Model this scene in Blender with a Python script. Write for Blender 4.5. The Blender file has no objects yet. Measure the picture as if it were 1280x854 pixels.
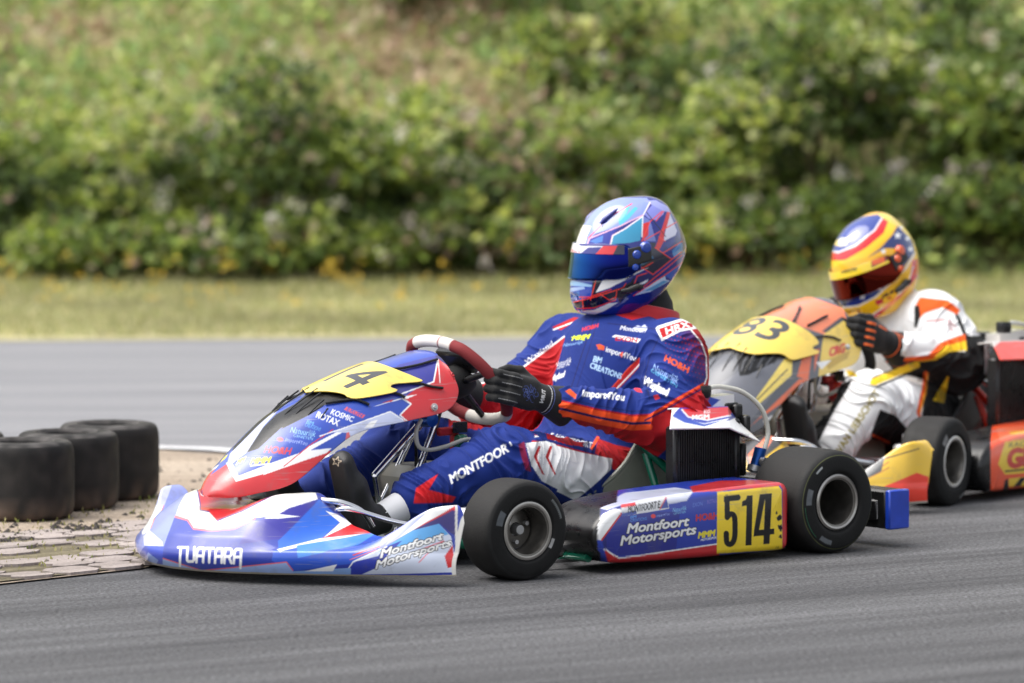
# A kart race: two karts with drivers on an asphalt track in front of an overgrown bank.
import bpy, math, random
import numpy as np
from mathutils import Vector, Matrix, noise as mnoise

random.seed(7)
EXPOSURE = 0.95
RNG = np.random.default_rng(7)
SC = bpy.context.scene
COL = SC.collection
PI = math.pi
rad = math.radians

# ------------------------------------------------------------------ colours
def lin(c):
    c = np.asarray(c, float) / 255.0
    return np.where(c <= 0.04045, c / 12.92, ((c + 0.055) / 1.055) ** 2.4)
def hx(s):
    return lin([int(s[i:i + 2], 16) for i in (0, 2, 4)])

# ------------------------------------------------------------------ objects
def link_mesh(name, V, F, mat, parent=None, smooth=True, col=None, sharp=None, uv=None):
    """one mesh object; V (n,3), F list or (m,k) array, col (n,3) linear colours per vertex"""
    me = bpy.data.meshes.new(name)
    V = np.asarray(V, np.float32)
    if isinstance(F, np.ndarray):
        k = F.shape[1]
        me.vertices.add(len(V)); me.vertices.foreach_set('co', V.ravel())
        me.loops.add(F.size); me.loops.foreach_set('vertex_index', F.astype(np.int32).ravel())
        me.polygons.add(len(F)); me.polygons.foreach_set('loop_start', np.arange(0, F.size, k, dtype=np.int32))
        me.update(calc_edges=True)
    else:
        me.from_pydata([tuple(map(float, v)) for v in V], [], [tuple(int(i) for i in f) for f in F])
        me.update()
    me.polygons.foreach_set('use_smooth', np.full(len(me.polygons), bool(smooth)))
    if sharp is not None and smooth:
        me.set_sharp_from_angle(angle=rad(sharp))
    if col is not None:
        at = me.color_attributes.new('Col', 'FLOAT_COLOR', 'POINT')
        c = np.ones((len(V), 4), np.float32); c[:, :3] = col
        at.data.foreach_set('color', c.ravel())
    me.materials.append(mat)
    o = bpy.data.objects.new(name, me)
    COL.objects.link(o)
    if parent is not None:
        o.parent = parent
    return o

def empty(name, loc=(0, 0, 0), rz=0.0):
    o = bpy.data.objects.new(name, None)
    o.empty_display_size = 0.1
    COL.objects.link(o)
    o.location = loc; o.rotation_euler = (0, 0, rz)
    return o

def tag(o, label=None, cat=None, group=None, kind=None):
    if label: o['label'] = label
    if cat: o['category'] = cat
    if group: o['group'] = group
    if kind: o['kind'] = kind
    return o

# ------------------------------------------------------------------ mesh pieces
class MB:
    """collects pieces of one mesh"""
    def __init__(s):
        s.V = []; s.F = []; s.n = 0
    def add(s, V, F):
        V = np.asarray(V, float)
        s.V.append(V); s.F += [tuple(int(i) + s.n for i in f) for f in F]; s.n += len(V)
        return s
    def box(s, c, size, rot=None, bev=0.0):
        hx_, hy, hz = np.asarray(size, float) / 2
        b = min(bev, hx_ * .9, hy * .9, hz * .9)
        if b <= 0:
            V = np.array([[x, y, z] for x in (-hx_, hx_) for y in (-hy, hy) for z in (-hz, hz)])
            F = [(0, 1, 3, 2), (4, 6, 7, 5), (0, 4, 5, 1), (2, 3, 7, 6), (0, 2, 6, 4), (1, 5, 7, 3)]
        else:
            V = []; idx = {}
            for sx in (-1, 1):
                for sy in (-1, 1):
                    for sz in (-1, 1):
                        for a in range(3):
                            e = np.array([sx * (hx_ - b), sy * (hy - b), sz * (hz - b)])
                            e[a] += (sx, sy, sz)[a] * b
                            idx[(sx, sy, sz, a)] = len(V); V.append(e)
            V = np.array(V); F = []
            S = (-1, 1)
            for a in range(3):
                for sg in S:
                    o_ = [(-1, -1), (1, -1), (1, 1), (-1, 1)]
                    q = []
                    for u, v in o_:
                        k = [0, 0, 0]; k[a] = sg; k[(a + 1) % 3] = u; k[(a + 2) % 3] = v
                        q.append(idx[(k[0], k[1], k[2], a)])
                    F.append(tuple(q if sg > 0 else q[::-1]))
            for a in range(3):
                b1, c1 = (a + 1) % 3, (a + 2) % 3
                for u in S:
                    for v in S:
                        q = []
                        for t, ax in ((-1, b1), (1, b1), (1, c1), (-1, c1)):
                            k = [0, 0, 0]; k[a] = t; k[b1] = u; k[c1] = v
                            q.append(idx[(k[0], k[1], k[2], ax)])
                        F.append(tuple(q if u * v < 0 else q[::-1]))
            for sx in S:
                for sy in S:
                    for sz in S:
                        t = [idx[(sx, sy, sz, a)] for a in range(3)]
                        F.append(tuple(t if sx * sy * sz > 0 else t[::-1]))
        if rot is not None:
            V = V @ np.asarray(rot).T
        return s.add(V + np.asarray(c, float), F)
    def tube(s, P, r, n=10, cap=True, closed=False):
        P = np.asarray(P, float); m = len(P)
        r = np.full(m, r, float) if np.isscalar(r) else np.asarray(r, float)
        T = np.gradient(P, axis=0) if not closed else (np.roll(P, -1, 0) - np.roll(P, 1, 0))
        T /= np.linalg.norm(T, axis=1)[:, None] + 1e-12
        up = np.array([0, 0, 1.0]) if abs(T[0][2]) < .9 else np.array([1.0, 0, 0])
        N = np.cross(T[0], up); N /= np.linalg.norm(N)
        V = []
        a = np.linspace(0, 2 * PI, n, endpoint=False)
        for i in range(m):
            N = N - T[i] * (N @ T[i]); N /= np.linalg.norm(N); B = np.cross(T[i], N)
            V.append(P[i] + r[i] * (np.cos(a)[:, None] * N + np.sin(a)[:, None] * B))
        V = np.concatenate(V); F = []
        for i in range(m - 1 if not closed else m):
            j = (i + 1) % m
            for k in range(n):
                l = (k + 1) % n
                F.append((i * n + k, i * n + l, j * n + l, j * n + k))
        if cap and not closed:
            F.append(tuple(range(n))[::-1]); F.append(tuple(range((m - 1) * n, m * n)))
        return s.add(V, F)
    def lathe(s, prof, c=(0, 0, 0), axis=(0, 1, 0), n=48, closed=True):
        """prof: (radius, along axis) pairs"""
        ax = np.asarray(axis, float); ax /= np.linalg.norm(ax)
        u = np.cross(ax, [0, 0, 1.0] if abs(ax[2]) < .9 else [1.0, 0, 0]); u /= np.linalg.norm(u); v = np.cross(ax, u)
        prof = np.asarray(prof, float); m = len(prof)
        a = np.linspace(0, 2 * PI, n, endpoint=False)
        V = np.asarray(c, float) + prof[:, None, 1, None] * ax + prof[:, None, 0, None] * (np.cos(a)[None, :, None] * u + np.sin(a)[None, :, None] * v)
        V = V.reshape(-1, 3); F = []
        for i in range(m if closed else m - 1):
            j = (i + 1) % m
            for k in range(n):
                l = (k + 1) % n
                F.append((i * n + k, j * n + k, j * n + l, i * n + l))
        return s.add(V, F)
    def prism(s, poly, h0, h1, M=None):
        """polygon in xy between z=h0 and z=h1, then 3x4 matrix M"""
        poly = np.asarray(poly, float); n = len(poly)
        V = np.concatenate([np.c_[poly, np.full(n, h0)], np.c_[poly, np.full(n, h1)]])
        F = [tuple(range(n))[::-1], tuple(range(n, 2 * n))] + [(i, (i + 1) % n, n + (i + 1) % n, n + i) for i in range(n)]
        if M is not None:
            M = np.asarray(M, float); V = V @ M[:, :3].T + M[:, 3]
        return s.add(V, F)
    def build_each(s, name, mat, parent=None, smooth=True, sharp=40):
        """every added piece an object of its own"""
        out = []; n0 = 0; f0 = 0
        for V in s.V:
            n1 = n0 + len(V); F = []
            while f0 < len(s.F) and max(s.F[f0]) < n1: F.append(tuple(i - n0 for i in s.F[f0])); f0 += 1
            out.append(link_mesh(name, V, F, mat, parent, smooth, sharp=sharp)); n0 = n1
        return out
    def build(s, name, mat, parent=None, smooth=True, sharp=40):
        return link_mesh(name, np.concatenate(s.V), s.F, mat, parent, smooth, sharp=sharp)

def solidify(o, t, off=-1):
    m = o.modifiers.new('thickness', 'SOLIDIFY'); m.thickness = t; m.offset = off
    return o

def smooth_path(P, n=8, closed=False):
    """Catmull-Rom through points"""
    P = np.asarray(P, float); m = len(P); out = []
    for i in range(m if closed else m - 1):
        if closed:
            p0, p1, p2, p3 = P[(i - 1) % m], P[i], P[(i + 1) % m], P[(i + 2) % m]
        else:
            p0, p1, p2, p3 = P[max(i - 1, 0)], P[i], P[i + 1], P[min(i + 2, m - 1)]
        for t in np.linspace(0, 1, n, endpoint=False):
            out.append(.5 * ((2 * p1) + (-p0 + p2) * t + (2 * p0 - 5 * p1 + 4 * p2 - p3) * t * t + (-p0 + 3 * p1 - 3 * p2 + p3) * t ** 3))
    if not closed: out.append(P[-1])
    return np.array(out)

def grid_faces(nu, nv, wrap_u=False, wrap_v=False):
    iu = np.arange(nu if wrap_u else nu - 1); iv = np.arange(nv if wrap_v else nv - 1)
    I, J = np.meshgrid(iu, iv, indexing='ij')
    I2 = (I + 1) % nu; J2 = (J + 1) % nv
    return np.stack([I * nv + J, I2 * nv + J, I2 * nv + J2, I * nv + J2], -1).reshape(-1, 4)

def vert_normals(V, F):
    V = np.asarray(V, float); N = np.zeros_like(V)
    a, b, c = V[F[:, 0]], V[F[:, 1]], V[F[:, 2]]
    fn = np.cross(b - a, c - a)
    if F.shape[1] == 4:
        fn = np.cross(V[F[:, 2]] - V[F[:, 0]], V[F[:, 3]] - V[F[:, 1]])
    for k in range(F.shape[1]):
        np.add.at(N, F[:, k], fn)
    return N / (np.linalg.norm(N, axis=1)[:, None] + 1e-12)

def subdiv(V, F, levels=1, simple=False):
    """split every quad in four; the new points are relaxed unless simple"""
    V = np.asarray(V, float); F = np.asarray(F, np.int64)
    for _ in range(levels):
        n = len(V); e = np.concatenate([F[:, [k, (k + 1) % 4]] for k in range(4)]); e.sort(1)
        u, inv = np.unique(e[:, 0] * n + e[:, 1], return_inverse=True); m = len(F)
        a, b = u // n, u % n
        V2 = np.concatenate([V, (V[a] + V[b]) / 2, V[F].mean(1)])
        E = (inv + n).reshape(4, m).T; c = np.arange(m) + n + len(u)
        F = np.concatenate([np.stack([F[:, k], E[:, k], c, E[:, (k + 3) % 4]], 1) for k in range(4)]); V = V2
        if not simple: V = laplace(V, F, .5)
    return V, F

# ------------------------------------------------------------------ blended solid shapes -> quad surface
class Field:
    """distance field on a grid; shapes are blended smoothly into one body"""
    def __init__(s, lo, hi, h):
        s.h = h; s.lo = np.asarray(lo, float)
        s.n = np.ceil((np.asarray(hi, float) - s.lo) / h).astype(int) + 1
        s.D = np.full(s.n, 0.3, np.float32)
    def _sub(s, lo, hi):
        a = np.clip(np.floor((np.asarray(lo) - s.lo) / s.h).astype(int), 0, s.n - 1)
        b = np.clip(np.ceil((np.asarray(hi) - s.lo) / s.h).astype(int) + 1, 1, s.n)
        sl = tuple(slice(a[i], b[i]) for i in range(3))
        ax = [s.lo[i] + s.h * np.arange(a[i], b[i]) for i in range(3)]
        X, Y, Z = np.meshgrid(*ax, indexing='ij')
        return sl, np.stack([X, Y, Z], -1)
    def _mix(s, sl, d, k, op):
        D = s.D[sl]
        if op == 'add':
            if k > 0:
                hh = np.clip(.5 + .5 * (D - d) / k, 0, 1); r = D + (d - D) * hh - k * hh * (1 - hh)
            else: r = np.minimum(D, d)
        else:
            d = -d
            if k > 0:
                hh = np.clip(.5 - .5 * (D - d) / k, 0, 1); r = D + (d - D) * hh + k * hh * (1 - hh)
            else: r = np.maximum(D, d)
        s.D[sl] = r
    def cap(s, a, b, ra, rb, k=.02, op='add', squash=None):
        """tapered limb from a to b; squash=(axis vector, factor) flattens it along that axis"""
        a = np.asarray(a, float); b = np.asarray(b, float); R = max(ra, rb) * (1.6 if squash else 1) + .05 + k
        sl, P = s._sub(np.minimum(a, b) - R, np.maximum(a, b) + R)
        ab = b - a; q = P - a
        t = np.clip((q @ ab) / (ab @ ab + 1e-12), 0, 1)
        e = q - t[..., None] * ab
        if squash is not None:
            ax = np.asarray(squash[0], float); ax = ax / np.linalg.norm(ax)
            pr = e @ ax
            e = e + (pr * (1 / squash[1] - 1))[..., None] * ax
        d = np.linalg.norm(e, axis=-1) - (ra + t * (rb - ra))
        if squash is not None: d = d * min(1, squash[1])
        s._mix(sl, d.astype(np.float32), k, op); return s
    def ell(s, c, r, M=None, k=.02, op='add'):
        """ellipsoid with radii r, M rows = its axes"""
        c = np.asarray(c, float); r = np.asarray(r, float); R = r.max() + .05 + k
        sl, P = s._sub(c - R, c + R)
        q = P - c
        if M is not None: q = q @ np.asarray(M, float).T
        k0 = np.linalg.norm(q / r, axis=-1); k1 = np.linalg.norm(q / (r * r), axis=-1) + 1e-9
        d = k0 * (k0 - 1) / k1
        s._mix(sl, d.astype(np.float32), k, op); return s
    def box(s, c, half, rnd=.01, M=None, k=.01, op='add'):
        c = np.asarray(c, float); half = np.asarray(half, float); R = np.linalg.norm(half) + .04 + k
        sl, P = s._sub(c - R, c + R)
        q = P - c
        if M is not None: q = q @ np.asarray(M, float).T
        q = np.abs(q) - half + rnd
        d = np.linalg.norm(np.maximum(q, 0), axis=-1) + np.minimum(q.max(-1), 0) - rnd
        s._mix(sl, d.astype(np.float32), k, op); return s
    def half(s, p, n, k=.004):
        """cut away everything on the side n points to"""
        n = np.asarray(n, float) / np.linalg.norm(n)
        ax = [s.lo[i] + s.h * np.arange(s.n[i]) for i in range(3)]
        d = (ax[0][:, None, None] - p[0]) * n[0] + (ax[1][None, :, None] - p[1]) * n[1] + (ax[2][None, None, :] - p[2]) * n[2]
        D = s.D; d = d.astype(np.float32)
        hh = np.clip(.5 - .5 * (D - d) / k, 0, 1); s.D = D + (d - D) * hh + k * hh * (1 - hh)
        return s
    def mesh(s, smooth=2):
        D = s.D; nx, ny, nz = D.shape; S = D < 0
        cid = np.full((nx - 1) * (ny - 1) * (nz - 1), -1, np.int64)
        ps = []; cs = []
        strides = np.array([(ny - 1) * (nz - 1), nz - 1, 1])
        quads = []
        for ax in range(3):
            a = [slice(None)] * 3; b = [slice(None)] * 3
            a[ax] = slice(0, -1); b[ax] = slice(1, None)
            A, B = D[tuple(a)], D[tuple(b)]
            I = np.argwhere((A < 0) != (B < 0))
            if not len(I): continue
            va = A[tuple(I.T)]; vb = B[tuple(I.T)]
            p = I.astype(float); p[:, ax] += va / (va - vb)
            o1, o2 = (ax + 1) % 3, (ax + 2) % 3
            lim = np.array([nx - 1, ny - 1, nz - 1])
            ok = (I[:, o1] > 0) & (I[:, o2] > 0) & (I[:, o1] < lim[o1]) & (I[:, o2] < lim[o2])
            I = I[ok]; p = p[ok]; va = va[ok]
            q = []
            for d1, d2 in ((-1, -1), (0, -1), (0, 0), (-1, 0)):
                c = I.copy(); c[:, o1] += d1; c[:, o2] += d2
                fl = c @ strides; q.append(fl); cs.append(fl); ps.append(p)
            q = np.stack(q, 1)
            q[va > 0] = q[va > 0][:, ::-1]
            quads.append(q)
        cs = np.concatenate(cs); ps = np.concatenate(ps)
        u, inv = np.unique(cs, return_inverse=True)
        V = np.zeros((len(u), 3)); cnt = np.bincount(inv, minlength=len(u)).astype(float)
        for k in range(3):
            V[:, k] = np.bincount(inv, ps[:, k], minlength=len(u)) / cnt
        F = np.searchsorted(u, np.concatenate(quads))
        V = s.lo + V * s.h
        for _ in range(smooth):
            V = laplace(V, F)
        return V, F

def laplace(V, F, w=.5):
    A = np.zeros_like(V); c = np.zeros(len(V))
    for k in range(4):
        i, j = F[:, k], F[:, (k + 1) % 4]
        np.add.at(A, i, V[j]); np.add.at(A, j, V[i])
        c += np.bincount(i, minlength=len(V)); c += np.bincount(j, minlength=len(V))
    return V + w * (A / np.maximum(c, 1)[:, None] - V)

# ------------------------------------------------------------------ painting liveries into vertex colours
_glyphs = {}
def glyph_tris(txt):
    k = txt
    if k in _glyphs: return _glyphs[k]
    cu = bpy.data.curves.new('tmp_text', 'FONT'); cu.body = txt; cu.resolution_u = 4; cu.fill_mode = 'FRONT'
    o = bpy.data.objects.new('tmp_text', cu); COL.objects.link(o)
    dg = bpy.context.evaluated_depsgraph_get(); dg.update()
    m = o.evaluated_get(dg).to_mesh()
    m.calc_loop_triangles()
    V = np.array([v.co[:2] for v in m.vertices]) if len(m.vertices) else np.zeros((0, 2))
    T = np.array([t.vertices[:] for t in m.loop_triangles], int).reshape(-1, 3)
    o.evaluated_get(dg).to_mesh_clear()
    bpy.data.objects.remove(o); bpy.data.curves.remove(cu)
    x0, x1 = V[:, 0].min(), V[:, 0].max()
    V = (V - [x0, 0]) / [max(x1 - x0, 1e-6), .69]
    _glyphs[k] = (V, T)
    return V, T

def painted(q, fn, h=.38):
    """paint four times with small shifts and average, so that printed edges stay clean"""
    return (sum(fn(q + np.array(o)) for o in ((-h, -h * .4), (h * .4, -h), (h, h * .4), (-h * .4, h))) / 4) ** 1.2

class Paint:
    """paints filled shapes and lettering into vertex colours through a flat decal map q = A p + b of the part"""
    def __init__(s, q, base, ok=None):
        s.q = np.asarray(q, float); s.c = np.empty((len(q), 3)); s.c[:] = base
        s.ok = np.ones(len(q), bool) if ok is None else ok
    def _in(s, P):
        P = np.asarray(P, float)
        lo, hi = P.min(0), P.max(0)
        i = np.nonzero(s.ok & (s.q[:, 0] >= lo[0]) & (s.q[:, 0] <= hi[0]) & (s.q[:, 1] >= lo[1]) & (s.q[:, 1] <= hi[1]))[0]
        x, y = s.q[i, 0], s.q[i, 1]; c = np.zeros(len(i), bool)
        x1, y1 = P[-1]
        for x2, y2 in P:
            cr = (y2 > y) != (y1 > y)
            with np.errstate(divide='ignore', invalid='ignore'):
                c ^= cr & (x < (x1 - x2) * (y - y2) / (y1 - y2 + 1e-12) + x2)
            x1, y1 = x2, y2
        return i[c]
    def poly(s, P, col, a=1.0):
        i = s._in(P); s.c[i] = s.c[i] * (1 - a) + np.asarray(col) * a; return s
    def line(s, P, w, col):
        P = np.asarray(P, float)
        for a, b in zip(P[:-1], P[1:]):
            m = s.ok & (np.abs(s.q - (a + b) / 2).max(1) < np.abs(b - a).max() / 2 + w)
            i = np.nonzero(m)[0]; d = b - a; t = np.clip(((s.q[i] - a) @ d) / (d @ d + 1e-9), 0, 1)
            e = np.linalg.norm(s.q[i] - a - t[:, None] * d, axis=1)
            s.c[i[e < w / 2]] = col
        return s
    def ellipse(s, c, rx, ry, col, ang=0):
        d = s.q - np.asarray(c, float); ca, sa = math.cos(rad(ang)), math.sin(rad(ang))
        x = d[:, 0] * ca + d[:, 1] * sa; y = -d[:, 0] * sa + d[:, 1] * ca
        s.c[s.ok & ((x / rx) ** 2 + (y / ry) ** 2 < 1)] = col; return s
    def text(s, txt, p0, p1, up, col, bold=0.0, edge=None, edge_w=.06):
        """lettering from p0 to p1 along its baseline, up = vector of its capital height"""
        for b, c in (([(bold + edge_w, edge)] if edge is not None else []) + [(bold, col)]):
            V, T = glyph_tris(txt)
            p0_, up_ = np.asarray(p0, float), np.asarray(up, float); bx = np.asarray(p1, float) - p0_
            W = p0_ + V[:, :1] * bx + V[:, 1:] * up_
            r = b / .69 * np.linalg.norm(up_)                         # strokes thickened by this much all round
            lo, hi = W.min(0) - r, W.max(0) + r
            I = np.nonzero(s.ok & (s.q[:, 0] > lo[0]) & (s.q[:, 0] < hi[0]) & (s.q[:, 1] > lo[1]) & (s.q[:, 1] < hi[1]))[0]
            if not len(I): continue
            hit = np.zeros(len(I), bool)
            sh = [(0, 0)] + ([(r * math.cos(a), r * math.sin(a)) for a in np.linspace(0, 2 * PI, 8, endpoint=False)] if r > 0 else [])
            A, B, C = W[T[:, 0]], W[T[:, 1]], W[T[:, 2]]
            for d_ in sh:
                q = s.q[I] - np.array(d_)
                for k in range(len(T)):
                    a_, b_, c_ = A[k], B[k], C[k]
                    d = (b_[0] - a_[0]) * (c_[1] - a_[1]) - (b_[1] - a_[1]) * (c_[0] - a_[0])
                    if abs(d) < 1e-9: continue
                    u = ((q[:, 0] - a_[0]) * (c_[1] - a_[1]) - (q[:, 1] - a_[1]) * (c_[0] - a_[0])) / d
                    v = ((b_[0] - a_[0]) * (q[:, 1] - a_[1]) - (b_[1] - a_[1]) * (q[:, 0] - a_[0])) / d
                    hit |= (u >= -.01) & (v >= -.01) & (u + v <= 1.01)
            s.c[I[hit]] = c
        return s
# ------------------------------------------------------------------ materials (all node based)
_mats = {}
def mat(name, col=(.5, .5, .5), rough=.5, metal=0.0, coat=0.0, bump=0.0, bscale=200.0, var=0.0, vscale=30.0, attr=False, sheen=0.0, spec=.5, rvar=0.0, dirt=0.0):
    if name in _mats: return _mats[name]
    m = bpy.data.materials.new(name); m.use_nodes = True
    nt = m.node_tree; N, L = nt.nodes, nt.links
    b = N['Principled BSDF']
    b.inputs['Roughness'].default_value = rough; b.inputs['Metallic'].default_value = metal
    b.inputs['Coat Weight'].default_value = coat; b.inputs['Coat Roughness'].default_value = .17 if attr and coat == 1.0 and rough > .3 else .08
    b.inputs['Sheen Weight'].default_value = sheen; b.inputs['Specular IOR Level'].default_value = spec
    tc = N.new('ShaderNodeTexCoord')
    if attr:
        a = N.new('ShaderNodeVertexColor'); a.layer_name = 'Col'; src = a.outputs['Color']
    else:
        a = N.new('ShaderNodeRGB'); a.outputs[0].default_value = (*col, 1); src = a.outputs[0]
    if var > 0 or rvar > 0:
        n = N.new('ShaderNodeTexNoise'); n.inputs['Scale'].default_value = vscale; n.inputs['Detail'].default_value = 6
        L.new(tc.outputs['Object'], n.inputs['Vector'])
    if var > 0:
        r = N.new('ShaderNodeMapRange'); r.inputs[1].default_value = .25; r.inputs[2].default_value = .75
        r.inputs[3].default_value = 1 - var; r.inputs[4].default_value = 1 + var
        L.new(n.outputs['Fac'], r.inputs[0])
        mx = N.new('ShaderNodeVectorMath'); mx.operation = 'SCALE'
        L.new(src, mx.inputs[0]); L.new(r.outputs[0], mx.inputs['Scale']); src = mx.outputs[0]
    if dirt > 0:   # scuffs and rubber dust with shapes of their own
        n2 = N.new('ShaderNodeTexNoise'); n2.inputs['Scale'].default_value = 9; n2.inputs['Detail'].default_value = 9; n2.inputs['Roughness'].default_value = .7
        L.new(tc.outputs['Object'], n2.inputs['Vector'])
        r2 = N.new('ShaderNodeMapRange'); r2.inputs[1].default_value = .54; r2.inputs[2].default_value = .74; r2.inputs[3].default_value = 0; r2.inputs[4].default_value = dirt
        L.new(n2.outputs['Fac'], r2.inputs[0])
        mm = N.new('ShaderNodeMix'); mm.data_type = 'RGBA'; mm.inputs[7].default_value = (.11, .10, .09, 1)
        L.new(r2.outputs[0], mm.inputs[0]); L.new(src, mm.inputs[6]); src = mm.outputs[2]
    if dirt > 0:   # fine scratches along the body
        mp4 = N.new('ShaderNodeMapping'); mp4.inputs['Scale'].default_value = (7, 9, 190); L.new(tc.outputs['Object'], mp4.inputs['Vector'])
        n4 = N.new('ShaderNodeTexNoise'); n4.inputs['Scale'].default_value = 1.0; n4.inputs['Detail'].default_value = 5; L.new(mp4.outputs[0], n4.inputs['Vector'])
        r4 = N.new('ShaderNodeMapRange'); r4.inputs[1].default_value = .64; r4.inputs[2].default_value = .70; r4.inputs[3].default_value = 0; r4.inputs[4].default_value = .4
        L.new(n4.outputs['Fac'], r4.inputs[0])
        m4 = N.new('ShaderNodeMix'); m4.data_type = 'RGBA'; m4.inputs[7].default_value = (.30, .29, .29, 1)
        L.new(r4.outputs[0], m4.inputs[0]); L.new(src, m4.inputs[6]); src = m4.outputs[2]
    L.new(src, b.inputs['Base Color'])
    if rvar > 0:
        r = N.new('ShaderNodeMapRange'); r.inputs[1].default_value = .3; r.inputs[2].default_value = .7
        r.inputs[3].default_value = max(.02, rough - rvar); r.inputs[4].default_value = min(1, rough + rvar)
        L.new(n.outputs['Fac'], r.inputs[0]); L.new(r.outputs[0], b.inputs['Roughness'])
    if bump > 0:
        n3 = N.new('ShaderNodeTexNoise'); n3.inputs['Scale'].default_value = bscale; n3.inputs['Detail'].default_value = 4
        L.new(tc.outputs['Object'], n3.inputs['Vector'])
        bp = N.new('ShaderNodeBump'); bp.inputs['Strength'].default_value = bump; bp.inputs['Distance'].default_value = .004
        L.new(n3.outputs['Fac'], bp.inputs['Height']); L.new(bp.outputs[0], b.inputs['Normal'])
    _mats[name] = m
    return m

RED = hx('cc2630'); WHITE = np.array([.86, .86, .86]); BLUE = hx('1f42b0'); DBLUE = hx('1d2b7e'); NAVY = hx('171c48')
SKY = hx('5f9fdc'); YEL = hx('f7da2c'); BLACK = np.array([.006, .006, .0065]); ORANGE = hx('f26a22'); CYAN = hx('4fb6d8')
M_body = mat('glossy_livery', attr=True, rough=.42, coat=1.0, var=.05, vscale=14, rvar=.1, dirt=.5, bump=.03, bscale=25)
M_suit = mat('race_suit_cloth', attr=True, rough=.78, sheen=.03, bump=.25, bscale=900, var=.10, vscale=22, spec=.3)
M_helmet = mat('helmet_paint', attr=True, rough=.14, coat=1.0)
M_rubber = mat('slick_rubber', (.022, .022, .023), rough=.62, var=.25, vscale=16, bump=.12, bscale=140, attr=False, spec=.4)
M_tyrep = mat('tyre_rubber', attr=True, rough=.68, var=.35, vscale=26, bump=.16, bscale=190, spec=.25, rvar=.1)
M_rim = mat('anodised_rim', (.17, .16, .145), rough=.36, metal=.85, var=.25, vscale=25, rvar=.12)
M_rimlip = mat('rim_lip', (.42, .40, .37), rough=.3, metal=.9, var=.15)
M_chrome = mat('chrome_steel', (.75, .75, .76), rough=.14, metal=1.0, var=.08)
M_green = mat('green_frame_paint', hx('0b6a50'), rough=.25, coat=.6, var=.1)
M_orframe = mat('orange_frame_paint', hx('e8331a'), rough=.25, coat=.6, var=.1)
M_blackpl = mat('black_plastic', (.008, .008, .0085), rough=.32, var=.2, rvar=.12, bump=.05, bscale=60)
M_blackmat = mat('matt_black', (.012, .012, .012), rough=.75, var=.2)
M_carbon = mat('smoked_panel', (.02, .02, .024), rough=.12, coat=1.0)
M_seatlip = mat('seat_lip_gelcoat', hx('a9aa98'), rough=.3, coat=.5, var=.1)
M_seat = mat('fibreglass_seat', hx('85877a'), rough=.35, coat=.3, var=.22, vscale=9, bump=.05, bscale=60)
M_tank = mat('milky_fuel_tank', hx('b4b2a4'), rough=.4, var=.12, vscale=12)
M_hose = mat('clear_hose', hx('c9c8be'), rough=.25, coat=.3)
M_core = mat('radiator_core', (.01, .01, .011), rough=.55)
M_alu = mat('cast_aluminium', (.48, .48, .48), rough=.4, metal=.8, var=.15)
M_blueal = mat('blue_anodised', hx('1c4f9c'), rough=.3, metal=.6)
M_redal = mat('red_anodised', hx('b3262a'), rough=.35, metal=.3)
M_glove = mat('glove_cloth', attr=True, rough=.85, sheen=.08, bump=.3, bscale=500)
M_suede = mat('steering_suede', attr=True, rough=.8, bump=.2, bscale=500)
M_shoe = mat('shoe_leather', attr=True, rough=.55, bump=.15, bscale=300)
M_skin = mat('ankle_skin', hx('c98d70'), rough=.5)
M_bala = mat('balaclava_cloth', (.006, .006, .007), rough=.9, bump=.4, bscale=300, sheen=.1)
def glass_mat(name, col, col2, rough=.05):
    """mirror coated visor"""
    if name in _mats: return _mats[name]
    m = mat(name, col, rough=rough, metal=1.0, coat=.12)
    nt = m.node_tree; b = nt.nodes['Principled BSDF']
    lw = nt.nodes.new('ShaderNodeLayerWeight'); lw.inputs['Blend'].default_value = .22
    mx = nt.nodes.new('ShaderNodeMix'); mx.data_type = 'RGBA'; mx.inputs[6].default_value = (*col, 1); mx.inputs[7].default_value = (*col2, 1)
    nt.links.new(lw.outputs['Facing'], mx.inputs[0]); nt.links.new(mx.outputs[2], b.inputs['Base Color'])
    return m
M_visor_blue = glass_mat('blue_mirror_visor', hx('0a1468'), hx('2fa8f4'))
M_visor_red = glass_mat('amber_mirror_visor', hx('5a1208'), hx('a03c12'))
# ------------------------------------------------------------------ where things stand (metres; camera at x=0,y=0, 1.6 m up, looking along +y)
CAM_H = 1.6; CAM_F = 6600.0 / 1280.0; CAM_PITCH = math.atan((427 + 50) / 6600.0)
class Pose:
    """position and heading of a kart; its own axes are x forward, y to its left, z up"""
    def __init__(s, x, y, theta):
        s.loc = np.array([x, y, 0.0]); s.rz = PI + theta
        c, n = math.cos(theta), math.sin(theta)
        s.A = np.array([[-c, n, 0], [-n, -c, 0], [0, 0, 1.0]])
    def decal(s, c, unit=1280.0):
        """flat decal map for a part centred at c (kart axes): seen square on from its front left, q right and down"""
        w = s.A @ np.asarray(c, float) + s.loc
        cp, sp = math.cos(CAM_PITCH), math.sin(CAM_PITCH)
        B = np.array([[1, 0, 0], [0, -sp, -cp], [0, cp, -sp]])     # right, down, away
        r = B @ (w - [0, 0, CAM_H]); f = CAM_F * unit
        J = f / r[2] * np.array([[1, 0, -r[0] / r[2]], [0, 1, -r[1] / r[2]]]) @ B @ s.A
        q0 = np.array([640, 427]) + f * r[:2] / r[2]
        d = s.A.T @ (np.array([0, 0, CAM_H]) - w); d /= np.linalg.norm(d)
        return J, q0 - J @ np.asarray(c, float), d
POSE1 = Pose(0.436, 14.721, rad(39.5))
POSE2 = Pose(1.397, 16.634, rad(55))
def decal_q(pose, V, c=None):
    V = np.asarray(V, float)
    if c is None: c = (V.max(0) + V.min(0)) / 2
    J, b, d = pose.decal(c)
    return V @ J.T + b, d
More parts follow.
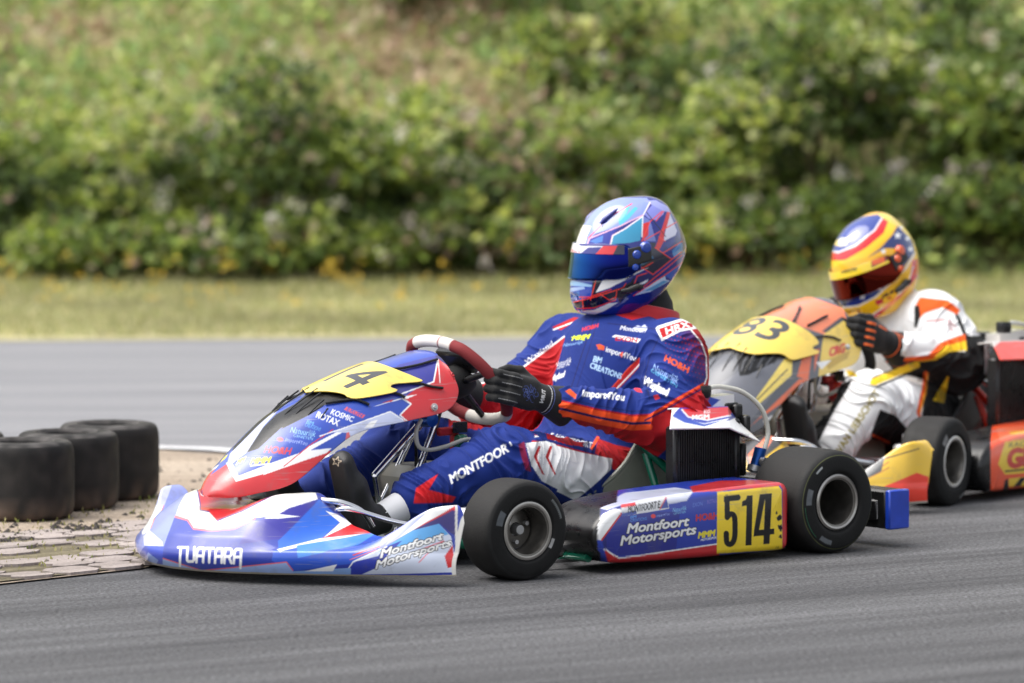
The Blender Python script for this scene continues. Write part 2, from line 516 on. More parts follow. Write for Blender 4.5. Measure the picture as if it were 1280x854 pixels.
# ------------------------------------------------------------------ kart
def interp_smooth(x, xp, fp, r=.03):
    return sum(np.interp(x + d * r, xp, fp) for d in (-1, -.5, 0, .5, 1)) / 5
def sstep(a, b, x):
    t = np.clip((x - a) / (b - a), 0, 1); return t * t * (3 - 2 * t)

def nose_surface(nb=1.26, tip=0.0):
    """front fairing: snout in the middle, low gap, upright wing in front of each wheel"""
    ys = np.linspace(-.638, .638, 760); ns = 330
    ay = np.abs(ys)
    xo = interp_smooth(ay, [0, .1, .2, .3, .4, .5, .58, .62, .638], [1.735 - tip, 1.722 - tip, 1.68 - tip, 1.615 - tip * .8, 1.53 - tip * .6, 1.445 - tip * .4, 1.365 - tip * .2, 1.305, nb + .005], .02)
    ws = 1 - sstep(.205, .32, ay); ww = sstep(.36, .60, ay)
    xb = 1.40 * ws + (1 - ws) * (1.37 * (1 - sstep(.40, .58, ay)) + nb * sstep(.40, .58, ay))
    xb = np.minimum(xb, xo - .004)
    ns_, ns = ns, 700; s = np.linspace(0, 1, ns)
    # distance walked: lip (first third) then top surface
    P = np.zeros((len(ys), ns, 3))
    L = xo - xb
    lipz = .088
    s1 = .30
    t = np.clip((s - s1) / (1 - s1), 0, 1)[None, :]                      # along the top
    d = t * L[:, None]
    zs = .088 + np.interp(d, [0, .02, .07, .14, .21, .32], [0, .036, .076, .098, .104, .102]) + (.036 * sstep(.07, .17, ay))[:, None] * sstep(.04, .20, d)
    zv = .088 + .045 * (d / .2)
    zr = .088 + (.205 - .088) * sstep(.38, .625, ay)
    zr = zr * (1 - .14 * sstep(.612, .638, ay))
    zw = .088 + (zr[:, None] - .088) * np.clip(d / np.maximum(.022, L[:, None] * .26), 0, 1) ** .8
    rise = np.clip(d / .12, 0, 1)
    Z = ws[:, None] * zs + (1 - ws[:, None]) * ((1 - ww[:, None]) * zv + ww[:, None] * zw)
    X = xo[:, None] - d - .012
    lip = (s < s1)
    tl = (s / s1)[lip]
    P[:, :, 1] = ys[:, None]; P[:, :, 0] = X; P[:, :, 2] = Z
    P[:, lip, 0] = xo[:, None] - (.03 * np.clip(L / .15, 0, 1))[:, None] * (1 - tl[None, :]) ** 2 - .012 * tl[None, :] ** 3
    P[:, lip, 2] = .030 + .058 * tl[None, :]
    # round the joins
    for _ in range(40):
        P[:, 1:-1] = .5 * P[:, 1:-1] + .25 * (P[:, 2:] + P[:, :-2])
    for _ in range(24):
        P[1:-1] = .5 * P[1:-1] + .25 * (P[2:] + P[:-2])
    P[:, :, 2] *= (1 - .20 * (.6 - np.clip(ys, -.64, .6)) / 1.2)[:, None]      # leaning with the kart in the corner
    # even spacing along each column
    Q = np.zeros((len(ys), ns_, 3))
    for i in range(len(ys)):
        a = np.r_[0, np.cumsum(np.linalg.norm(np.diff(P[i], axis=0), axis=1))]; u = np.linspace(0, a[-1], ns_)
        for k in range(3): Q[i, :, k] = np.interp(u, a, P[i, :, k])
    return Q.reshape(-1, 3), grid_faces(len(ys), ns_)

PANEL_ST = np.array([  # crest x,z ; edge half width, x, z
    [1.602, .208, .012, 1.598, .203],
    [1.588, .230, .066, 1.568, .204],
    [1.553, .270, .104, 1.515, .214],
    [1.462, .338, .148, 1.425, .240],
    [1.370, .403, .155, 1.307, .315],
    [1.256, .455, .160, 1.215, .362],
    [1.116, .502, .165, 1.050, .384],
    [1.000, .530, .166, .925, .404],
    [.930, .545, .158, .880, .450],
    [.885, .552, .130, .885, .505],
    [.872, .553, .060, .874, .545]])
def panel_surface(nt=480, nv=321, w=1.0, drop=0.0):
    tk = np.linspace(0, 1, len(PANEL_ST)); S = smooth_path(PANEL_ST, 12); ts = np.linspace(0, 1, len(S)); t = np.linspace(0, 1, nt)
    st = np.stack([np.interp(t, ts, S[:, k]) for k in range(5)], 1)
    v = np.linspace(-1, 1, nv); av = np.abs(v)
    f = av ** 2.3                                   # flat crown, sides turning down
    P = np.zeros((nt, nv, 3))
    P[:, :, 1] = st[:, 2:3] * w * np.sign(v) * (1 - (1 - av) ** 1.15)
    P[:, :, 0] = st[:, 0:1] + (st[:, 3:4] - st[:, 0:1]) * f
    P[:, :, 2] = st[:, 1:2] + (st[:, 4:5] - st[:, 1:2]) * f
    P[:, :, 2] -= drop * f * sstep(.08, .3, t)[:, None] * (1 - sstep(.8, 1.0, t))[:, None]
    return P, t, v

def tyre_profile(r, w, rim_r):
    """closed outline of a slick tyre (radius, across)"""
    h = w / 2
    return [(rim_r, -h * .80), (rim_r + .012, -h * .93), (rim_r + .3 * (r - rim_r), -h * 1.0), (r - .022, -h * .985), (r - .010, -h * .93), (r - .003, -h * .82),
            (r, -h * .6), (r + .0008, 0), (r, h * .6), (r - .003, h * .82), (r - .010, h * .93), (r - .022, h * .985), (rim_r + .3 * (r - rim_r), h * 1.0), (rim_r + .012, h * .93), (rim_r, h * .80)]

def make_wheel(parent, c, r, w, side, steer=0.0, marks=(), stripe=None, rim_col=None, spin=0.0, lip_mat=None):
    """wheel > tyre, rim; axle direction is the kart's y turned by steer"""
    ca, sa = math.cos(steer), math.sin(steer)
    ax = np.array([-sa, ca, 0]) * side
    rr = .0675
    e = empty('wheel', c); e.parent = parent
    mb = MB(); pr = smooth_path(tyre_profile(r, w, rr), 5, closed=True)
    mb.lathe(pr, axis=ax, n=120)
    V = np.concatenate(mb.V); F = np.array(mb.F)
    V2, F2 = subdiv(V, F, 1, simple=True)
    h = V2 @ ax; u = np.cross(ax, [0, 0, 1.0]); rad_ = np.linalg.norm(V2 - h[:, None] * ax, axis=1)
    an = np.arctan2(V2[:, 2], V2 @ (-u)) + spin
    q = np.c_[an, rad_]
    col = np.full((len(V2), 3), .009)
    tread = (rad_ > r - .004); col[tread] = (.019, .0185, .018)
    for hh_ in (-.62, -.3, .34, .66): col[tread & (np.abs(h / (w / 2) - hh_) < .012)] = (.017, .0165, .016)
    edge = (rad_ > r - .012) & (rad_ <= r - .004); col[edge] = (.017, .017, .017)
    face = h > w * .40
    if stripe is not None:
        m = face & (np.abs(rad_ - (r - .0135)) < .0010); col[m] = stripe
    for a0, a1, r0, r1, c_ in marks:
        m = face & (((an - a0) % (2 * PI)) < (a1 - a0)) & (rad_ > r0) & (rad_ < r1)
        col[m] = c_
    ty = link_mesh('tyre', V2, F2, M_tyrep, e, True, col)
    # rim: lip, barrel, dish
    rm = MB(); hw = w / 2
    rm.lathe([(rr + .006, hw * .80), (rr + .007, hw * .90), (rr + .002, hw * .95), (rr - .006, hw * .93), (rr - .009, hw * .80), (rr - .013, hw * .2), (rr - .016, -hw * .2), (rr - .016, -hw * .8), (rr + .004, -hw * .93), (rr + .004, -hw * .80), (rr - .001, 0)], axis=ax, n=72)
    dh = -hw * .1 if r < .135 else -hw * .55
    rm.lathe([(.050, dh), (.050, dh + .008), (.018, dh + .014), (.018, dh - .004), (.03, dh - .008)], axis=ax, n=48)
    rm.build('rim', M_rim if rim_col is None else rim_col, e)
    lp = MB(); lp.lathe([(rr + .0085, hw * .84), (rr + .0085, hw * .955), (rr + .004, hw * .985), (rr - .001, hw * .965), (rr - .001, hw * .86)], axis=ax, n=72)
    lp.build('rim_edge', lip_mat or M_rimlip, e)
    hb = MB(); hb.lathe([(.0, dh + .035), (.012, dh + .035), (.014, dh + .03), (.014, dh), (.026, dh), (.026, -hw * .9), (.0, -hw * .9)], axis=ax, n=24, closed=False)
    for k in range(3 if r < .135 else 4):
        a = 2 * PI * k / 3 + .6
        uu = np.cross(ax, [0, 0, 1.0]); p = .033 * (math.cos(a) * uu + math.sin(a) * np.array([0, 0, 1.0])) + ax * (dh + .012)
        hb.lathe([(0, .012), (.006, .012), (.006, -.01), (0, -.01)], c=p, axis=ax, n=8, closed=False)
    hb.build('hub', M_alu if r < .135 else M_blackmat, e)
    return e

def make_pod(parent, side, name_paint, pose, back=.15, front=.84, y1=.672, y0=.46, vis=True):
    """side pod: one closed box with rounded front end, its outer face slightly crowned"""
    k = front - .84
    out = np.array([(back + .010, .024), (back + .001, .04), (back, .10), (back, .170), (back + .006, .190), (back + .020, .2005), (back + .05, .2025), (.36, .2005), (.60 + k, .192), (.74 + k, .178), (.795 + k, .16), (.83 + k, .128), (.838 + k, .098), (.828 + k, .068), (.79 + k, .038), (.745 + k, .026), (.5, .020), (.3, .019), (back + .04, .019)])
    P = smooth_path(out, 24, closed=True)
    # resample evenly
    d = np.r_[0, np.cumsum(np.linalg.norm(np.diff(np.r_[P, P[:1]], axis=0), axis=1))]
    n = 1000; sN = np.linspace(0, d[-1], n, endpoint=False); PP = np.r_[P, P[:1]]
    P = np.c_[np.interp(sN, d, PP[:, 0]), np.interp(sN, d, PP[:, 1])]
    T = np.roll(P, -1, 0) - np.roll(P, 1, 0); N = np.c_[T[:, 1], -T[:, 0]]; N /= np.linalg.norm(N, axis=1)[:, None]
    c = P.mean(0)
    if np.mean(((P - c) * N).sum(1)) < 0: N = -N
    rings = []
    r = .022
    for yy, inset in [(y0, r * .6), (y0 + r * .3, .005)] + [(y0 + r * .4 + (y1 - r - y0 - r * .4) * t, 0) for t in np.linspace(0, 1, 40)] + [(y1 - r + r * math.sin(a), r * (1 - math.cos(a))) for a in np.linspace(.15, PI / 2, 9)]:
        rings.append(np.c_[P[:, 0] - N[:, 0] * inset, np.full(n, yy), P[:, 1] - N[:, 1] * inset])
    # outer face filled by shrinking towards the spine of the outline
    spine = np.c_[np.clip(rings[-1][:, 0], back + .09, front - .1), rings[-1][:, 1], .105 + 0 * rings[-1][:, 0]]
    last = rings[-1]
    for t in np.linspace(0, 1, 56)[1:]:
        q = last + (spine - last) * t; q[:, 1] = y1 + .006 * (1 - (1 - t) ** 2); rings.append(q)
    V = np.concatenate(rings); m = len(rings)
    F = np.concatenate([grid_faces(m, n, wrap_v=True)])
    V[:, 1] *= side
    if side < 0: F = F[:, ::-1]
    F = F[:, ::-1]
    q, dv = decal_q(pose, V, (.48, y1 * side, .11))
    Nn = vert_normals(V, F)
    col = painted(q, lambda q_: name_paint(q_, Nn, V, side, dv))
    o = link_mesh('side_pod', V, F, M_body, parent, True, col)
    o.data.materials.append(M_blackpl); o.data.polygons.foreach_set('material_index', (col.max(1)[F].max(1) < .02).astype(np.int32))
    cap = MB(); cap.add(np.c_[P[:, 0] - N[:, 0] * r * .6, np.full(n, y0 * side), P[:, 1] - N[:, 1] * r * .6], [tuple(range(n))])
    cap.build('pod_back_plate', M_blackpl, o, False)
    return o

def make_seat(parent, m=None):
    s = np.linspace(0, 1, 70); v = np.linspace(-1, 1, 81)
    cen = smooth_path([(.60, .075), (.48, .048), (.34, .040), (.22, .060), (.135, .13), (.075, .24), (.03, .36), (.01, .43)], 10)
    rim = smooth_path([(.60, .122), (.50, .154), (.418, .192), (.358, .235), (.302, .295), (.195, .355), (.10, .40), (.04, .43)], 10)
    ts = np.linspace(0, 1, len(cen))
    C = np.stack([np.interp(s, ts, cen[:, k]) for k in (0, 1)], 1); R = np.stack([np.interp(s, ts, rim[:, k]) for k in (0, 1)], 1)
    W = np.interp(s, [0, .3, .6, .85, 1], [.232, .236, .232, .205, .15])
    av = np.abs(v)
    f = np.where(av > .45, ((av - .45) / .55) ** 1.6, 0)
    P = np.zeros((len(s), len(v), 3))
    P[:, :, 1] = W[:, None] * np.sign(v) * np.minimum(1, (np.minimum(av, .8) / .8) ** .8) + 0
    P[:, :, 0] = C[:, 0:1] + (R[:, 0:1] - C[:, 0:1]) * f
    P[:, :, 2] = C[:, 1:2] + (R[:, 1:2] - C[:, 1:2]) * f
    o = link_mesh('seat', P.reshape(-1, 3), grid_faces(len(s), len(v)), m or M_seat, parent)
    solidify(o, .007, 0)
    # rolled lip round the edge
    edge = np.concatenate([P[:, -1], P[::-1, 0]])
    lp = MB(); lp.tube(edge, .007, 8); lp.build('seat_lip', m or M_seatlip, o)
    return o

SW_C = np.array([.75, 0, .466]); SW_E2 = np.array([.64, 0, .768]); SW_N = np.array([-.768, 0, .64]); SW_R = .160
def sw_point(phi, r=SW_R, h=0.0):
    return SW_C + r * (math.cos(phi) * np.array([0, 1.0, 0]) + math.sin(phi) * SW_E2) + h * SW_N

def make_steering(parent, colours, dz=(0, 0, 0)):
    """steering_wheel > rim, hub plate, spokes, display; rim coloured by angle"""
    e = empty('steering_wheel', dz); e.parent = parent
    a = np.linspace(0, 2 * PI, 220, endpoint=False)
    # flattened top and bottom
    R = SW_R * (1 - .10 * np.clip(np.abs(np.sin(a)) - .75, 0, 1) / .25)
    ring = np.array([sw_point(t, r) for t, r in zip(a, R)])
    mb = MB(); mb.tube(ring, .0165, 20, closed=True)
    V = np.concatenate(mb.V); F = np.array(mb.F)
    ang = np.repeat(a, 20)
    col = colours(ang)
    link_mesh('rim', V, F, M_suede, e, True, col)
    h = MB()
    for phi in (.25, PI - .25, PI * 1.5):
        p = [sw_point(phi, r, -.012 * (1 - r / SW_R)) for r in (.03, .09, .15)]
        h.tube(p, [.011, .009, .008], 10)
    h.build('spoke', M_blackpl, e)
    h = MB(); h.lathe([(0, .02), (.045, .018), (.048, -.01), (.03, -.05), (.016, -.06), (0, -.06)], c=SW_C, axis=SW_N, n=32, closed=False)
    h.build('hub', M_blackmat, e)
    d = MB(); R3 = np.stack([np.array([0, 1.0, 0]), SW_E2, SW_N], 1)
    d.box(SW_C + SW_E2 * .045 + SW_N * .03, (.13, .075, .03), R3, .008)
    d.build('lap_timer', M_blackpl, e)
    return e
# ------------------------------------------------------------------ liveries (flat decal maps of each part)
def sponsor_line(p, name, p0, p1, up, col, bold=.02):
    p.text(name, p0, p1, up, col, bold)

def nose_paint_blue(q, V, dv, N):
    p = Paint(q, hx('2741a6'))
    P = p.poly
    P([(300, 681), (310, 660), (352, 640), (392, 627), (392, 640), (351, 675)], hx('3a34a0'))
    P([(347, 678), (398, 626), (426, 652), (401, 675), (348, 692)], hx('1f6fd2'))
    P([(342, 690), (480, 662), (470, 690), (440, 703), (366, 712), (340, 700)], hx('2a5fc8'))
    P([(239, 600), (263, 600), (381, 602), (393, 613), (396, 626), (360, 637), (347, 645), (319, 650), (293, 662.5), (265.7, 665), (244, 662.5), (237, 652), (219, 647), (224, 629)], WHITE)
    P([(219, 646), (237, 651), (244, 661.5), (266, 664), (294, 661), (320, 649), (320, 651), (294, 664), (266, 666.5), (243, 664), (235, 653), (219, 649)], hx('d8707a'))
    P([(345, 644), (375, 647), (347, 650), (330, 650)], WHITE)
    P([(245.5, 615), (263, 604), (358, 604), (361, 611.6), (303, 641.5), (273, 654), (261, 641.5), (250, 640)], RED)
    p.line([(360, 612), (304, 641), (273, 653)], 1.4, hx('2a2a90'))
    p.line([(246, 614), (251, 640), (262, 642)], 1.4, hx('2a2a90'))
    P([(345.6, 688.5), (400, 675), (480, 662), (478, 665), (400, 680), (350, 691)], WHITE)
    P([(405, 640), (419, 644), (441, 656), (402, 676), (424, 655)], WHITE)
    P([(402, 675), (438.7, 657), (453.6, 662), (478, 660), (466, 668)], RED)
    P([(370, 684), (470, 668), (445, 684), (372, 697)], hx('4f93dc'))
    # wing
    P([(476, 674), (539, 629.7), (566, 626), (566, 640), (529, 655), (470, 690)], hx('8087cc'))
    P([(497, 671.5), (541, 629), (568, 626), (563, 636), (529, 654), (477.5, 684)], WHITE)
    P([(489, 670), (537, 631), (543, 630), (497, 672), (478, 684)], hx('a8aee0'))
    P([(566, 634), (557, 637.6), (529, 653.6), (513, 663.5), (529, 660), (566, 640)], RED)
    P([(566, 640), (560, 639), (513, 663.5), (545, 654.5), (558, 666), (568, 672)], hx('33247e'))
    P([(544, 655), (559, 670.5), (568, 714), (437, 716), (441.7, 701), (481.5, 683.4), (513, 663.5)], hx('cfd6e6'))
    P([(544, 655), (556, 668), (500, 682), (470, 690), (481.5, 683.4), (513, 663.5)], hx('62a9de'))
    P([(431, 716), (442.7, 701), (470, 695), (480, 684), (500, 676), (466, 709), (449.6, 716)], hx('243cab'))
    p.line([(429, 715), (440, 701), (481, 684)], 1.3, WHITE)
    P([(551, 695), (561, 681), (563.5, 707), (555, 709)], RED)
    p.line([(513, 690), (550, 676), (530, 692), (520, 702)], 1.2, hx('e07a84'))
    p.line([(440, 694), (472, 684)], 1.6, RED); p.line([(436, 699), (468, 688)], 1.0, hx('e07a84'))
    p.text('Montfoort', (473, 697), (548, 674), (2.6, -10), WHITE, .03, BLACK, .06)
    p.text('Motorsports', (467, 709.5), (558, 682), (2.6, -9.6), WHITE, .03, BLACK, .06)
    p.line([(560, 630), (565, 634), (566, 690), (565, 716)], 3.2, hx('d9d7d2'))
    # bottom strip
    P([(203, 696), (254, 711), (254, 716), (203, 712)], hx('9fb6e2'))
    P([(254, 712), (358, 701.5), (366, 711), (366, 718), (254, 718)], hx('9fb6e2'))
    p.line([(203, 696), (254, 711), (358, 701.5), (366, 711)], 1.3, hx('e0707c'))
    P([(366, 712), (437, 708), (437, 718), (366, 718)], hx('8fb0e0'))
    P([(380, 712), (420, 704), (415, 712)], WHITE)
    # lettering along the snout
    for k, ch in enumerate('TUATARA'):
        x, y, sl = 224.5 + k * 11.5, 685.2 + k * .33, .8
        T_ = lambda pts: p.line([(x + a + sl * (1 - b / 16) , y + b) for a, b in pts], 3.1, WHITE)
        if ch == 'T': T_([(-.4, 0), (9, 0)]); T_([(3 if k == 0 else 4.4, 0), (2.6 if k == 0 else 4.2, 20.5 if k == 0 else 15.5)])
        if ch == 'U': T_([(0, -.5), (0, 13.5), (1.5, 15), (6.8, 15), (8.4, 13.5), (8.4, -.5)])
        if ch == 'A': T_([(0, 15.6), (.4, 3), (2.5, 0), (8, 0), (8.4, 1.5), (8.2, 15.6 if k < 6 else 21)]); T_([(.3, 8.8), (8.2, 8.8)])
        if ch == 'R': T_([(0, 15.6), (.3, 0), (7, 0), (8.4, 2), (8.2, 6.6), (6.6, 8.6), (.2, 8.6)]); T_([(5, 8.6), (8.6, 15.6)])
    # the wing on its right side
    P([(170, 590), (225, 590), (232, 618), (224, 634), (207, 684), (184, 683), (170, 695)], hx('8f9ad8'))
    P([(170, 590), (225, 590), (224, 613), (205, 618), (188, 664), (179, 670), (170, 650)], WHITE)
    P([(188, 664), (205, 678), (206, 684), (182, 683), (180, 672)], hx('d5d9ee'))
    p.line([(204, 618), (189, 662)], 1.2, hx('e0808a'))
    P([(183, 683), (207, 684), (205, 704), (188, 699), (176, 690)], hx('2a50c0'))
    P([(187, 690), (200, 699), (196, 704), (183, 700)], hx('8fa6dc'))
    far_tip = (V[:, 1] < -.36) & (q[:, 1] < 632) & (q[:, 0] < 245)
    p.c[far_tip] = hx('c6cae6'); p.c[far_tip & (q[:, 0] + (q[:, 1] - 612) * .35 > 207)] = hx('8f9ad6')  # lavender tint is shading painted onto the white far wing
    p.c[V[:, 1] > .630] = hx('d9d7d2')
    # raw polyethylene edge
    p.c[V[:, 2] < .0335] = hx('a9a294')
    return p.c

def nose_paint_orange(q, V, dv, N):
    p = Paint(q, hx('e6c238')); P = p.poly
    P([(860, 540), (1000, 520), (1000, 545), (880, 600)], hx('e89a78')); P([(930, 545), (985, 530), (990, 545), (935, 590)], hx('44454a'))
    P([(935, 570), (960, 545), (968, 548), (940, 590)], hx('e8825a')); P([(950, 590), (985, 560), (985, 566), (955, 600)], hx('e8825a'))
    for k in range(3):
        P([(1065 + k * 3, 604 + k), (1110, 570 + 7 * k), (1110, 572 + 7 * k), (1066, 607 + k)], hx('c98a3a'))
    P([(1072, 588), (1106, 553), (1110, 556), (1100, 590), (1080, 600)], hx('55585a'))
    p.text('Iame', (1083, 588), (1106, 572), (1, -6), WHITE, .03)
    P([(1100, 610), (1143, 591), (1158, 596), (1158, 634), (1128, 634)], hx('e8401c'))
    p.line([(1107, 574), (1146, 561)], 1.4, hx('4a3a20'))
    P([(1115, 632), (1121, 611), (1100, 612), (1060, 625), (1060, 640)], hx('d9d4c8'))
    p.c[V[:, 2] < .036] = hx('b9b4a8')
    return p.c

def panel_paint_blue(q, V, dv, N):
    p = Paint(q, hx('2f55b6')); P = p.poly
    P([(470, 478), (500, 455), (560, 440), (556, 475), (530, 488), (505, 495), (470, 500)], hx('3a3c9c'))
    # smoked nose section and vents
    P([(372, 503), (360, 528), (324, 561), (309, 566), (326, 538), (345, 518)], hx('3a3a44'))
    P([(366, 507), (386, 490), (410, 488), (445, 490), (440, 502), (407, 506), (388, 518.5), (352, 537)], hx('0c0c0e'))
    for a, b in (((378, 500), (358, 528)), ((395, 497), (375, 520)), ((414, 497), (394, 512))):
        p.line([a, ((a[0] + b[0]) / 2 - 1, (a[1] + b[1]) / 2 - 1), b], 1.8, hx('55565c'))
    P([(309, 566), (330, 533), (348, 513), (340, 508), (290, 560), (284, 585)], hx('b9bdd6'))
    # red tip and white chevrons
    P([(255, 640), (255, 600), (287, 578), (297, 600), (343, 586.5), (412, 563), (420, 568), (356, 612), (299, 634)], RED)
    P([(284, 578), (291, 577), (300, 594), (343, 577), (383, 563), (415, 560), (408, 566), (343, 588), (297, 601)], WHITE)
    P([(330, 593), (376, 577), (345, 587), (362, 578), (343, 578)], WHITE)
    P([(366, 572), (388, 557), (421, 540), (436, 536), (383, 565.5)], WHITE)
    p.line([(356, 582), (388, 556), (416, 537)], 1.2, RED)
    P([(412, 540), (427.4, 536), (487, 514), (514, 532), (438, 556), (436, 541)], hx('c3c9e2'))
    p.line([(400, 545), (427, 536), (488, 514.5), (512, 530)], 1.3, WHITE)
    P([(455, 535), (463, 527), (472, 525), (466, 534)], WHITE)
    P([(436, 540), (440, 552), (431, 556), (433, 541)], hx('d86a76'))
    # driver's end
    P([(500, 519), (513.5, 505), (504, 498), (522, 484.6), (543, 477.6), (548.5, 446), (561, 449), (580, 462), (582, 500), (559, 522), (512, 534)], RED)
    p.line([(549, 447), (543, 477), (522, 485), (503, 492)], 1.8, WHITE); p.line([(549, 447), (551, 478)], 1.2, WHITE)
    p.line([(503, 498), (514, 505), (500, 519)], 1.8, WHITE); p.line([(500, 519), (513, 530)], 1.5, WHITE)
    P([(503, 496), (522, 493), (508, 499)], WHITE)
    P([(457, 511), (500, 498), (506, 498), (480, 505)], WHITE); P([(476, 504), (492, 499), (490, 502)], RED)
    P([(545, 445), (552, 441), (574, 462), (571, 464)], hx('2a1f6e'))
    p.ellipse((543.5, 509), 4.4, 4.8, hx('d9d9d6')); p.ellipse((543.5, 509), 2.6, 2.9, hx('aaaaa8')); p.ellipse((544, 509), 1.0, 1.1, hx('333333'))
    # lettering
    p.text('ROTAX', (395, 521.5), (422, 532.5), (3, -7), WHITE, .03)
    p.text('KOSMIC', (413, 517.5), (440, 527.5), (3, -6), WHITE, .02)
    P([(430, 512), (433.5, 508.5), (456.5, 519), (453, 523)], hx('d8606c')); p.text('EXON', (433.5, 513), (452, 521.5), (2, -4), hx('2f55b6'), .02)
    sponsor_line(p, 'HO&H', (331, 565), (363, 567.5), (3, -8), hx('d0343c'), .03)
    sponsor_line(p, 'import4You', (357, 551), (384, 556.5), (1.5, -4.5), hx('a9b8e6'), .0); p.ellipse((351, 549), 4, 2.6, hx('d8505c'), 12)
    sponsor_line(p, 'Natuurlijk', (363, 540.5), (394, 546), (2.5, -7), hx('9ccbe8'), .0); sponsor_line(p, 'GENIETEN', (367, 545.5), (391, 550), (1, -3), hx('9ccbe8'), .0)
    sponsor_line(p, 'BM', (383, 529), (391, 532), (2, -4.5), hx('6fb0e2'), .01); sponsor_line(p, 'CREATIONS', (381, 532.5), (400, 539), (2, -4), hx('6fb0e2'), .0)
    sponsor_line(p, 'MMM', (314, 579.5), (337, 578), (3.5, -7.5), hx('f2e23c'), .05); p.line([(315, 581.5), (343, 578.5)], 1.4, WHITE)
    sponsor_line(p, 'MM', (297, 580), (306, 576), (3, -6), hx('f2e23c'), .05)
    return p.c

def panel_paint_orange(q, V, dv, N):
    p = Paint(q, hx('63656c')); P = p.poly  # greys, oranges and yellow lightened to carry painted sky glare
    P([(930, 460), (1000, 440), (960, 500), (925, 540), (890, 540), (900, 480)], hx('787a82'))
    P([(937, 533), (999, 474), (1013, 474), (1005, 485), (950, 522)], hx('ec7c48'))
    P([(996, 470.6), (1005, 439), (1016, 436), (1010, 476)], hx('ec7c48')); P([(1018, 437), (1025, 436), (1018, 466)], hx('ec7c48'))
    P([(942, 502), (980, 449.5), (990.6, 447), (989.6, 468.5), (948.5, 505)], hx('f0da78')); p.line([(984, 462), (946, 500)], 1.6, hx('4b4d55'))
    P([(940, 418), (955, 385), (1001, 365), (1056, 385), (1060, 402), (1030, 418), (1001, 408), (984, 405)], hx('ee9068'))
    P([(1000, 384), (1004, 384), (992, 405), (988, 405)], hx('26262a')); p.line([(1035, 395), (1010, 408)], 2.2, hx('26262a'))
    P([(1028, 414), (1052, 396), (1058, 400), (1036, 417)], hx('4b4d55'))
    P([(1030, 418), (1056, 400), (1080, 405), (1085, 437), (1066, 470), (1035, 476), (1022, 480), (1026, 443)], hx('ecd068'))
    p.line([(1030, 421), (1042, 423), (1050, 426)], 1.8, hx('3a3a3c'))
    P([(1030, 452), (1064, 438), (1060, 448), (1036, 462)], hx('c9a93c'))
    p.text('CRG', (1037, 446), (1056, 440), (1, -11), hx('d5402e'), .05)
    P([(1020, 453), (1040, 450), (1027, 462)], WHITE)
    P([(921, 445), (931.6, 436), (980, 434), (992, 443), (974, 450), (936, 468.5), (925, 470)], hx('0d0d0f'))
    for a in range(5): p.line([(938 + a * 11, 441), (930 + a * 11, 452 - a), (927 + a * 10, 463 - 2 * a)], 1.8, hx('5c5d63'))
    P([(954, 525), (966, 518), (968, 520.5), (956, 528)], WHITE)
    return p.c

